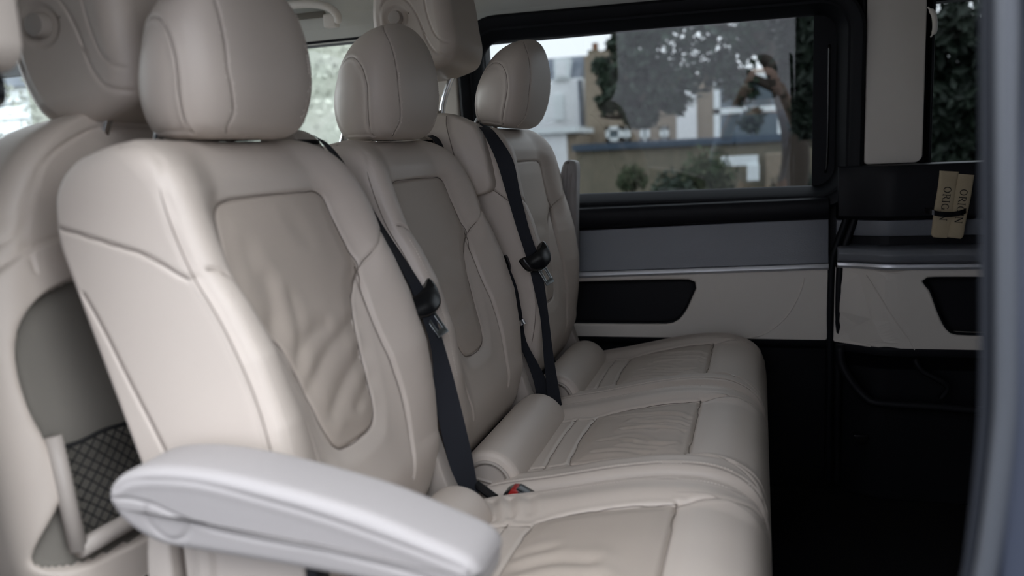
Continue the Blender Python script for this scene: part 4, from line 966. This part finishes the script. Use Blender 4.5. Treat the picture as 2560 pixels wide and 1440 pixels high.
# windscreen and front door panes
mb = MB(); V = [(-1.9, -.86, 1.40), (-1.9, .86, 1.40), (-2.9, .86, .86), (-2.9, -.86, .86)]; mb.add(V+[(x-.004, y, z+.004) for x, y, z in V], [(0, 1, 2, 3), (7, 6, 5, 4), (0, 4, 5, 1), (1, 5, 6, 2), (2, 6, 7, 3), (3, 7, 4, 0)]); struct(mb.obj('window_3', 'clear'))
mb = MB(); mb.prism([(-2.75, .84), (-1.05, .84), (-1.05, 1.32), (-2.05, 1.32)], 1, .86, .864); struct(mb.obj('window_4', 'clear'))
mb = MB(); mb.prism([(-2.75, .84), (-.86, .84), (-.86, 1.32), (-2.05, 1.32)], 1, -.884, -.88); struct(mb.obj('window_5', 'clear'))
# black rubber along the top of the driver's door window, beige pillar lining between it and the sliding door
mb = MB(); mb.tube([(-2.3, .80, 1.312), (-1.05, .80, 1.316)], .004, 8); struct(mb.obj('trim_6', 'black'))
mb = MB(); mb.prism(rrect(-1.04, -.835, .80, 1.34, .015), 1, .80, .85); struct(mb.obj('trim_7', 'plastic_beige', bevel=.008))
mb = MB(); mb.box(-2.80, -2.25, -.78, .78, .55, .86); mb.box(-2.3, -2.1, -.8, .8, .55, .80); db = mb.obj('dashboard', 'grey_plastic', bevel=.03); tag(db, 'dark dashboard below the windscreen at the front of the van', 'dashboard')
# grab handle over the driver's door
gh = empty('grab_handle', (-1.24, .72, 1.35))
hp = catmull([at(700, 18, 'y', .70), at(730, 12, 'y', .68), at(780, 10, 'y', .67), at(820, 18, 'y', .67), at(842, 36, 'y', .68), at(845, 52, 'y', .70)], 40)
mb = MB(); V, F_ = tube_mesh(hp, .011, 14); mb.add(V, F_); o = mb.obj('handle_bar', 'plastic_beige', gh, smooth=True); o.location = (1.24, -.72, -1.35)
mb = MB(); e = at(838, 62, 'y', .73); mb.box(e[0]-.03, e[0]+.01, .715, .74, e[2]-.008, e[2]+.03); o = mb.obj('handle_mount', 'plastic_beige', gh, bevel=.005); o.location = (1.24, -.72, -1.35)
mb = MB(); e0 = at(700, 50, 'y', .735); e1 = at(812, 42, 'y', .735); mb.box(e0[0], e1[0], .73, .745, min(e0[2], e1[2])-.0, max(e0[2], e1[2])+.012); o = mb.obj('handle_recess', 'grey_plastic', gh, bevel=.004); o.location = (1.24, -.72, -1.35); o.data.materials[0] = M['recess']
tag(gh, 'pale grab handle on the roof edge above the front side window', 'grab handle')
# ---- B pillar cover with belt anchor in the upper left corner, near doorway jamb at the right edge
mb = MB(); pts = catmull([(-.80, 1.40), (-.646, 1.40), (-.6455, 1.25), (-.647, 1.14), (-.6485, 1.085), (-.656, 1.066), (-.672, 1.056), (-.70, 1.052), (-.80, 1.052)], 60, True)
mb.prism(rrect(-.80, -.655, 1.056, 1.40, (.004, .026, .004, .004), 8), 1, -.885, -.835); struct(mb.obj('trim_8', 'seat_plastic', bevel=.010))
ba = empty('belt_anchor', (-.672, -.86, 1.04)); mb = MB(); mb.prism(catmull([(-.02, .014), (.004, .014), (.0085, .002), (.004, -.014), (-.02, -.016)], 30, True).tolist(), 1, -.008, .008); mb.obj('anchor_loop', 'gloss_black', ba, bevel=.002)
mb = MB(); mb.tube([(-.012, -.009, .010), (.002, -.009, -.002)], .003, 8); mb.obj('anchor_pin', 'chrome', ba); tag(ba, 'black seat belt anchor below the rounded trim in the top left corner', 'seat belt anchor')
edge_px = [(2516, -420), (2516, 0), (2516, 400), (2516, 800), (2514, 1000), (2504, 1130), (2488, 1270), (2470, 1400), (2455, 1520), (2450, 1900)]
band = catmull([at(x, y, 'y', -.885) for x, y in edge_px], 70); sealp = catmull([at(x-47+.014*max(0, y-1000), y, 'y', -.868) for x, y in edge_px], 70)
mb = MB(); mb.tube(sealp, .0044, 12); struct(mb.obj('trim_9', 'jamb_rubber', smooth=True))
mb = MB(); mb.tube(band, .0066, 14); struct(mb.obj('trim_10', 'jamb_metal', smooth=True))
mb = MB(); mb.box(.138, .30, -.884, -.850, .0, 1.42); struct(mb.obj('trim_11', 'paint', bevel=.004))

# ================================================================== OUTSIDE
GZ = -.55
mb = MB(); mb.box(-70, 60, -40, 90, GZ-.2, GZ); gr = struct(mb.obj('ground', 'asphalt'))
# -- white terrace house with slate mansard
def house(name, y, x0, x1, z_wall, wall, label, cat='house'):
    r = empty(name, ((x0+x1)/2, y, GZ)); return tag(r, label, cat)
def sub(o, r): o.location = tuple(-np.array(r.location)) if o.parent else o.location; return o
H1 = house('terrace_house', 45, -16, -9.9, 5, None, 'white rendered terrace house with a slate mansard roof behind the farthest headrest')
x0, x1 = at(1160, 200, 'y', 45)[0], at(1455, 200, 'y', 45)[0]; zt = at(1420, 196, 'y', 45)[2]; zr = at(1400, 138, 'y', 45)[2]
mb = MB(); mb.box(x0-3, x1, 45, 53, GZ, zt); sub(mb.obj('wall', 'white_render', H1), H1)
mb = MB(); mb.add([(x0-3, 45.1, zt), (x1-.1, 45.1, zt), (x1-.1, 46.2, zr), (x0-3, 46.2, zr), (x0-3, 53, zt), (x1-.1, 53, zt), (x1-.1, 52, zr), (x0-3, 52, zr)], [(0, 1, 2, 3), (4, 7, 6, 5), (3, 2, 6, 7), (1, 5, 6, 2), (0, 3, 7, 4)]); sub(lab(mb.obj('roof', 'slate', H1), 'grey slate mansard'), H1)
a = at(1386, 148, 'y', 45); b = at(1424, 197, 'y', 45); mb = MB(); mb.box(a[0], b[0], 44.8, 46.5, b[2], a[2]); d_ = sub(mb.obj('dormer', 'white_paint', H1), H1)
mb = MB(); mb.box(a[0]+.15, b[0]-.15, 44.74, 44.82, b[2]+.15, a[2]-.15); lab(mb.obj('pane', 'pane_dark', d_), 'window pane'); d_.children[0].data.materials[0] = M['white_render']
a = at(1385, 237, 'y', 45); b = at(1412, 300, 'y', 45); mb = MB(); mb.box(a[0], b[0], 44.9, 45.05, b[2], a[2]); sub(mb.obj('window', 'white_paint', H1), H1)
a = at(1240, 192, 'y', 45); mb = MB()
for px in (1293, 1298): pass
a = at(1285, 137, 'y', 45); b = at(1308, 115, 'y', 45); mb.box(a[0], b[0], 47, 48, zr-1, b[2]); c_ = sub(mb.obj('chimney', 'brick_old', H1), H1)
mb = MB(); a = at(1294, 118, 'y', 45); b = at(1302, 93, 'y', 45); mb.box(a[0], b[0], 47.3, 47.6, a[2]-.2, b[2]); mb.obj('chimney_pot', 'terracotta', c_)
mb = MB(); a = at(1449, 200, 'y', 44.9); b = at(1458, 350, 'y', 44.9); mb.tube([(a[0], 44.9, a[2]), (b[0], 44.9, GZ)], .12, 8); sub(mb.obj('drainpipe', 'slate', H1), H1)
# lower pale annex
X_ = empty('annex', (at(1380, 350, 'y', 36)[0], 36, GZ)); a = at(1340, 328, 'y', 36); b = at(1452, 345, 'y', 36); c = at(1415, 330, 'y', 36)
mb = MB(); mb.box(a[0]-4, c[0], 36, 39.5, GZ, a[2]-.1); sub(mb.obj('wall', 'white_render', X_), X_); mb = MB(); mb.box(c[0], b[0]-.2, 36.2, 39.5, GZ, a[2]-.25); sub(mb.obj('side_wall', 'brick', X_), X_)
mb = MB(); mb.box(a[0]-4.2, b[0]-.1, 35.8, 39.7, a[2]-.15, a[2]+.1); sub(mb.obj('roof', 'white_paint', X_), X_); tag(X_, 'low pale flat-roofed outbuilding beside the farthest headrest, in front of the white house', 'outbuilding')
# -- brick house
H2 = house('brick_house', 40, 0, 0, 0, None, 'tan brick house with white framed windows seen through the tinted window')
x0, x1 = at(1462, 200, 'y', 40)[0], at(2080, 200, 'y', 40)[0]; zt = at(1470, 140, 'y', 40)[2]
mb = MB(); xm = at(1500, 200, 'y', 40)[0]; z2 = at(1600, 195, 'y', 40)[2]; mb.box(x0, x1+3, 40, 50, GZ, z2); mb.prism([(x0, z2-.5), (x0+5.5, z2-.5), (x0+1.3, zt+.3), (x0, zt)], 1, 40.02, 50); sub(mb.obj('wall', 'brick', H2), H2)
mb = MB(); a = at(1460, 150, 'y', 40); b = at(1485, 118, 'y', 40); mb.box(a[0], b[0], 41, 42.5, a[2]-1.5, b[2]); ch_ = sub(mb.obj('chimney', 'brick_old', H2), H2)
mb = MB(); mb.tube([((a[0]+b[0])/2, 41.7, b[2]), ((a[0]+b[0])/2, 41.7, b[2]+.4)], .16, 10); mb.obj('chimney_pot', 'terracotta', ch_)
def hwin(px0, py0, px1, py1, y, par, mull=True, blind=False):
    a = at(px0, py0, 'y', y); b = at(px1, py1, 'y', y); x0, x1, z0_, z1 = a[0], b[0], b[2], a[2]; f = .09*(x1-x0) if x1-x0 > .9 else .18
    mb = MB(); f = min(f, .3)
    mb.box(x0, x1, y-.1, y+.05, z0_, z0_+f); mb.box(x0, x1, y-.1, y+.05, z1-f, z1); mb.box(x0, x0+f, y-.1, y+.05, z0_, z1); mb.box(x1-f, x1, y-.1, y+.05, z0_, z1)
    if mull: mb.box(x0, x1, y-.1, y+.03, (z0_+z1)/2-.08, (z0_+z1)/2+.12)
    w_ = sub(mb.obj('window', 'white_paint', par), par)
    mb = MB(); mb.box(x0+f*.5, x1-f*.5, y-.02, y+.02, z0_+f*.5, z1-f*.5); mb.obj('pane', 'pane_dark', w_)
hwin(1515, 317, 1556, 352, 40, H2, False); hwin(1556, 317, 1577, 352, 40, H2, False); hwin(1600, 316, 1625, 352, 40, H2, False); hwin(1650, 316, 1672, 350, 40, H2, False)
mb = MB(); a = at(1690, 200, 'y', 39.8); b = at(1742, 350, 'y', 39.8); mb.box(a[0], b[0], 39.7, 40, GZ, at(1690, 215, 'y', 39.8)[2]); sub(mb.obj('render_strip', 'white_render', H2), H2)
# nearer house with the big sash window
H3 = empty('brick_extension', (at(1900, 300, 'y', 30)[0], 30, GZ)); tag(H3, 'brick extension with a large white sash window, right of the window reflection', 'house')
a = at(1775, 205, 'y', 30); b = at(2075, 360, 'y', 30); mb = MB(); mb.box(a[0], b[0]+1, 30, 36, GZ, a[2]+.3); sub(mb.obj('wall', 'brick', H3), H3)
hwin(1784, 190, 1960, 362, 30, H3); hwin(1965, 290, 2030, 352, 30, H3, False)
mb = MB(); a = at(1940, 344, 'y', 29.7); b = at(2038, 354, 'y', 29.7); mb.box(a[0], b[0], 29.4, 30, b[2], a[2]); sub(mb.obj('sill', 'white_paint', H3), H3)
# -- garden wall with blue coping
gw = empty('garden_wall', (0, 16, GZ)); a = at(1432, 362, 'y', 16); b = at(2042, 380, 'y', 16)
mb = MB(); mb.box(a[0]+.05, b[0], 16, 16.3, GZ, a[2]-.12); sub(mb.obj('brickwork', 'brick_old', gw), gw); mb = MB(); mb.box(a[0], b[0]+.05, 15.9, 16.4, a[2]-.14, a[2]); sub(lab(mb.obj('coping', 'coping', gw), 'dark blue coping'), gw)
tag(gw, 'old brick garden wall with a dark blue coping running below the houses', 'wall')
# -- parked white van, garage door, post
pv = empty('garage', (at(1900, 420, 'y', 15)[0], 15, GZ)); a = at(1800, 392, 'y', 15); b = at(1895, 412, 'y', 15); mb = MB(); mb.box(a[0], b[0], 14.95, 15.15, b[2], a[2]); sub(mb.obj('sign_board', 'white_paint', pv), pv)
a = at(1868, 412, 'y', 15); b = at(1898, 450, 'y', 15); mb = MB(); mb.box(a[0], b[0], 14.9, 15.2, b[2], a[2]); sub(mb.obj('white_door', 'white_paint', pv), pv)
a = at(1915, 385, 'y', 15); b = at(1995, 450, 'y', 15); mb = MB(); mb.box(a[0], b[0], 15, 15.9, GZ, a[2]); sub(mb.obj('wall', 'brick', pv), pv); tag(pv, 'small garage with white boards in front of the garden wall', 'garage')
mb = MB(); a = at(1436, 440, 'y', 14); mb.tube([(a[0], 14, a[2]), (a[0], 14, GZ)], .045, 10); tag(mb.obj('bollard', 'white_paint'), 'thin white post standing in front of the brick garden wall', 'post')
# -- trees
def leaf_cloud(rg, blobs, n, size, rnd=.25):
    V = []; F = []
    for i in range(n):
        c, R_ = blobs[rg.randrange(len(blobs))]; d = np.array([rg.gauss(0, 1), rg.gauss(0, 1), rg.gauss(0, 1)]); d /= np.linalg.norm(d); p = np.array(c)+d*R_*(rg.random()**.45)
        a = np.array([rg.gauss(0, 1), rg.gauss(0, 1), rg.gauss(0, 1)]); a /= np.linalg.norm(a); b = np.cross(a, d); b /= max(np.linalg.norm(b), 1e-6); s_ = size*rg.uniform(.6, 1.3)
        k = len(V); V += [p-a*s_, p-a*s_*.2+b*s_*.45, p+a*s_, p-a*s_*.2-b*s_*.45, p+np.cross(a, b)*s_*.15]; F += [(k, k+1, k+4), (k+1, k+2, k+4), (k+2, k+3, k+4), (k+3, k, k+4)]
    return V, F
def tree(name, label, base, trunk, blobs, n, size, leafm, seed, branches=()):
    r = empty(name, base); mb = MB(); mb.tube(catmull(trunk, 20), np.linspace(.22, .09, 20), 10)
    sub(mb.obj('trunk', 'bark', r, smooth=True), r)
    for br_ in branches: mb = MB(); mb.tube(catmull(br_, 16), np.linspace(.07, .02, 16), 7); sub(mb.obj('branch', 'bark', r, smooth=True), r)
    V, F_ = leaf_cloud(random.Random(seed), blobs, n, size); mb = MB(); mb.add(V, F_); me = np_mesh('foliage', mb.V, mb.F, False); o = link('foliage', me, leafm, r); sub(o, r)
    return tag(r, label, 'tree')
Yt = 10
def bl(px, py, rpx, Y=Yt):
    c = at(px, py, 'y', Y); return (c, rpx/FPX*(Y+1.45)*1.0)
blobs = [bl(*b) for b in [(1545, 110, 26), (1505, 165, 24), (1535, 190, 42), (1555, 235, 46), (1520, 255, 30), (1600, 150, 40), (1590, 290, 30), (1620, 100, 30), (1560, 120, 40), (1600, 90, 40), (1530, 200, 35), (1590, 220, 55), (1640, 160, 60), (1570, 260, 35), (1650, 240, 55), (1700, 110, 80), (1720, 200, 60), (1780, 80, 80), (1800, 170, 50), (1860, 110, 70), (1850, 220, 45), (1900, 60, 70), (1640, 60, 50), (1880, 300, 30), (1690, 260, 30), (1510, 175, 20), (1620, 290, 26)]]
tb = at(1935, 700, 'y', Yt)
tree('garden_tree', 'dark leafy tree whose foliage hangs across the middle of the tinted window', (tb[0], Yt, GZ), [(tb[0], Yt, GZ), at(1990, 400, 'y', Yt), at(1950, 200, 'y', Yt), at(1880, 60, 'y', Yt), at(1850, -100, 'y', Yt)], blobs, 7500, .07, 'leaf', 4,
     [[at(1960, 230, 'y', Yt), at(1800, 170, 'y', Yt), at(1650, 190, 'y', Yt), at(1530, 210, 'y', Yt)], [at(1650, 240, 'y', Yt), at(1560, 290, 'y', Yt), at(1500, 290, 'y', Yt)], [at(1900, 100, 'y', Yt), at(1750, 60, 'y', Yt), at(1600, 90, 'y', Yt)]])
Yt = 7.5
blobs = [bl(*b, Yt) for b in [(2060, 90, 90), (2120, 250, 100), (2160, 100, 120), (2230, 250, 110), (2040, 220, 70), (2080, 320, 60), (2330, 150, 110), (2400, 60, 120), (2380, 260, 80), (2480, 150, 110), (2000, 60, 70), (1990, 180, 40), (2020, 300, 40), (2360, 330, 50), (2440, 300, 60), (2560, 100, 120), (2000, 130, 60), (2330, 390, 60), (2420, 400, 70), (2500, 340, 90), (2350, 250, 100), (2300, 370, 50), (2460, 230, 80), (2250, 330, 60)]]
tb = at(2110, 700, 'y', Yt)
tree('evergreen_tree', 'dense dark evergreen filling the right end of the tinted windows', (tb[0], Yt, GZ), [(tb[0], Yt, GZ), at(2110, 400, 'y', Yt), at(2130, 200, 'y', Yt), at(2180, 0, 'y', Yt)], blobs, 13000, .075, 'leaf_dark', 9, [[at(2130, 250, 'y', Yt), at(2300, 200, 'y', Yt), at(2450, 150, 'y', Yt)]])
def shrub(px, py, R_, Y, n, label, m='shrub', seed=1, sz=.06):
    c = at(px, py, 'y', Y); r = empty('shrub', (c[0], Y, GZ)); 
    V, F_ = leaf_cloud(random.Random(seed), [(c, R_), (c+np.array([R_*.5, 0, -R_*.4]), R_*.8), (c+np.array([-R_*.5, 0, -R_*.5]), R_*.8), (np.array([c[0], Y, (c[2]+GZ)/2]), R_)], n, sz); mb = MB(); mb.add(V, F_); me = np_mesh('foliage', mb.V, mb.F, False); sub(link('foliage', me, m, r), r)
    mb = MB(); mb.tube([(c[0], Y, GZ), (c[0], Y, c[2])], .03, 6); sub(mb.obj('stem', 'bark', r), r)
    return tag(r, label, 'shrub')
shrub(1580, 440, .22, 13, 900, 'narrow green shrub standing against the brick garden wall', seed=2)
shrub(1765, 420, .42, 13, 1500, 'broad grey green shrub at the middle of the garden wall', seed=3)
shrub(1680, 470, .32, 12, 1200, 'low dark shrub at the bottom edge of the tinted window', 'leaf', seed=5)
shrub(1990, 470, .40, 12, 1200, 'dark low shrub below the garage at the bottom right of the tinted window', 'leaf_dark', seed=6)
# bright hedge outside the driver's door window, white clapboard house at the far left
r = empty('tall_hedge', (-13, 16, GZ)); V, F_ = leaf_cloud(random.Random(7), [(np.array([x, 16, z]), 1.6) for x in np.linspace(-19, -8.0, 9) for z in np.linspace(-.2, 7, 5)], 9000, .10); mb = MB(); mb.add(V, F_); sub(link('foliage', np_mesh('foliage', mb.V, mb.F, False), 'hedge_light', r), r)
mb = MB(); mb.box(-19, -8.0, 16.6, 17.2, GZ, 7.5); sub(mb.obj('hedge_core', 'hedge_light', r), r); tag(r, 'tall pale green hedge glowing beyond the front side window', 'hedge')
Hc = empty('clapboard_house', (-25, 18, GZ)); mb = MB(); mb.box(-36, -20.0, 20, 28, GZ, 3.9); sub(mb.obj('wall', 'white_paint', Hc), Hc)
mb = MB()
for k in range(9): mb.box(-36, -20, 19.95, 20.02, GZ+.45+k*.5, GZ+.47+k*.5)
sub(mb.obj('board_lines', 'slate', Hc), Hc); mb = MB(); mb.box(-36.3, -19.7, 19.7, 28, 3.9, 6.5); sub(mb.obj('roof', 'slate', Hc), Hc); tag(Hc, 'white boarded house seen past the front headrest at the far left', 'house')
# buildings on the pavement side, behind the camera: what the far window mirrors
Hn = empty('stone_house', (1, -12, GZ)); mb = MB(); mb.box(-14, 16, -20, -12, GZ, 9.0); sub(mb.obj('wall', 'facade_far', Hn), Hn)
for x in (-7.4, 8.6):
    for z in (.6, 3.8):
        mb = MB(); mb.box(x, x+1.1, -12.06, -11.9, z, z+1.7); w_ = sub(mb.obj('window', 'white_paint', Hn), Hn); mb = MB(); mb.box(x+.12, x+.98, -11.92, -11.88, z+.12, z+1.58); mb.obj('pane', 'pane_dark', w_)
tag(Hn, 'pale stone house across the pavement, mirrored faintly in the tinted window', 'house')


# ---- the person taking the picture, outside the doorway (mirrored as a dark shape in the far window)
M['skin'] = mat('skin', (.50, .32, .25), .55); M['hair'] = mat('dark_hair', (.02, .015, .012), .6); M['shirt'] = mat('pale_blue_shirt', (.34, .38, .46), .9, 0, .1, (200, .3, .001)); M['trousers'] = mat('dark_trousers', (.03, .032, .04), .9, 0, .1, (200, .3, .001)); M['shoe'] = mat('black_shoe', (.02, .02, .02), .4)
def skinned(name, chains, m, parent, sub=2):
    """grow one surface round connected bones: chains of (x, y, z, radius); equal points join"""
    V, R_, E, idx = [], [], [], {}
    for ch in chains:
        prev = None
        for x, y, z, r in ch:
            k = (round(x, 4), round(y, 4), round(z, 4))
            if k not in idx: idx[k] = len(V); V.append(k); R_.append(r)
            if prev is not None and prev != idx[k] and (prev, idx[k]) not in E: E.append((prev, idx[k]))
            prev = idx[k]
    me = bpy.data.meshes.new(name); me.from_pydata(V, E, []); o = link(name, me, None, parent)
    md = o.modifiers.new('skin', 'SKIN'); md.use_smooth_shade = True
    for i, sv in enumerate(me.skin_vertices[0].data): sv.radius = (R_[i], R_[i]); sv.use_root = (i == 0)
    sb = o.modifiers.new('subsurf', 'SUBSURF'); sb.levels = sub; sb.render_levels = sub
    me.materials.append(M[m]); return o
pe = empty('person', (0, -2.02, GZ)); HP = .40   # hip height in person space is above the ground
P0 = lambda x, y, z, r: (x, y, z, r)
pelvis = P0(0, 0, .84, .13); chest = P0(0, .03, 1.16, .145); neckb = P0(0, .05, 1.33, .07); neck = P0(0, .075, 1.39, .052)
def hand(sg):
    """palm, four curled fingers and a thumb round the side of the camera"""
    wx, wy, wz = sg*.105, .375, 1.455; ch = [[(wx, wy, wz, .026), (sg*.098, .43, 1.485, .032)]]
    for i, (dz, L) in enumerate(((.022, .072), (.006, .080), (-.010, .076), (-.026, .060))):
        b = (sg*.092, .455, 1.487+dz, .012); ch.append([(sg*.098, .43, 1.485, .032), b, (sg*.083, .455+L*.55, 1.487+dz, .0095), (sg*.060, .455+L*.75, 1.487+dz, .0088), (sg*.040, .455+L*.62, 1.485+dz, .0075)])
    ch.append([(sg*.098, .43, 1.485, .032), (sg*.078, .425, 1.462, .013), (sg*.060, .432, 1.450, .0105), (sg*.042, .445, 1.449, .009)]); return ch
arms = [[chest, (sg*.17, .03, 1.28, .062), (sg*.235, .10, 1.13, .048), (sg*.245, .20, 1.06, .043), (sg*.185, .29, 1.27, .037), (sg*.105, .375, 1.455, .026)] for sg in (-1, 1)]
legs = [[pelvis, (sg*.095, .0, .76, .092), (sg*.105, .015, .45, .062), (sg*.11, -.01, .24, .052), (sg*.11, -.02, .08, .038), (sg*.115, .09, .035, .034), (sg*.12, .16, .03, .026)] for sg in (-1, 1)]
head = [[pelvis, chest, neckb, neck, (0, .095, 1.46, .075), (0, .10, 1.53, .092), (0, .085, 1.60, .070)], [(0, .10, 1.53, .092), (0, .165, 1.475, .035)], [(0, .095, 1.46, .075), (0, .175, 1.50, .014), (0, .205, 1.495, .012)]]
for sg in (-1, 1): head.append([(0, .10, 1.53, .092), (sg*.085, .075, 1.505, .016), (sg*.096, .065, 1.51, .013)])
body = skinned('body', head+arms+legs+hand(-1)+hand(1), 'skin', pe)
skinned('shirt', [[(0, 0, .86, .15), (0, .02, 1.0, .146), (0, .03, 1.16, .162), (0, .05, 1.31, .088)]]+[[(0, .03, 1.16, .162), (sg*.17, .03, 1.275, .078), (sg*.237, .10, 1.13, .063), (sg*.247, .20, 1.06, .057), (sg*.195, .278, 1.24, .048)] for sg in (-1, 1)], 'shirt', pe)
skinned('trousers', [[(0, 0, .90, .142), (0, 0, .82, .145), (sg*.098, .0, .74, .104), (sg*.108, .012, .45, .078), (sg*.112, -.01, .24, .068), (sg*.113, -.02, .07, .062)] for sg in (-1, 1)], 'trousers', pe)
skinned('hair', [[(0, .045, 1.46, .070), (0, .065, 1.55, .098), (0, .085, 1.605, .088), (0, .135, 1.605, .050)]], 'hair', pe)
for sg in (-1, 1): skinned('shoe', [[(sg*.113, -.06, .045, .046), (sg*.115, .04, .045, .050), (sg*.12, .15, .035, .040)]], 'shoe', pe, 1)
for sg in (-1, 1):
    mb = MB(); mb.tube([(sg*.034, .178, 1.532), (sg*.034, .186, 1.532)], [.013, .004], 12); mb.obj('eye', 'gloss_black', pe)
mb = MB(); mb.tube([(-.022, .186, 1.462), (0, .190, 1.460), (.022, .186, 1.462)], .004, 6); mb.obj('mouth', 'red', pe)
tag(pe, 'person in a pale blue shirt outside the doorway holding a camera to the face', 'person')
dc = empty('camera', (0, -1.50, .94)); mb = MB(); mb.box(-.07, .07, -.055, -.005, -.05, .045); mb.box(-.025, .025, -.055, -.012, .045, .068); mb.obj('camera_body', 'black', dc, bevel=.006)
mb = MB(); mb.tube([(0, -.006, -.003), (0, .020, -.003)], [.034, .032], 28); mb.obj('lens', 'gloss_black', dc); tag(dc, 'black camera held up by the person outside the doorway', 'camera')
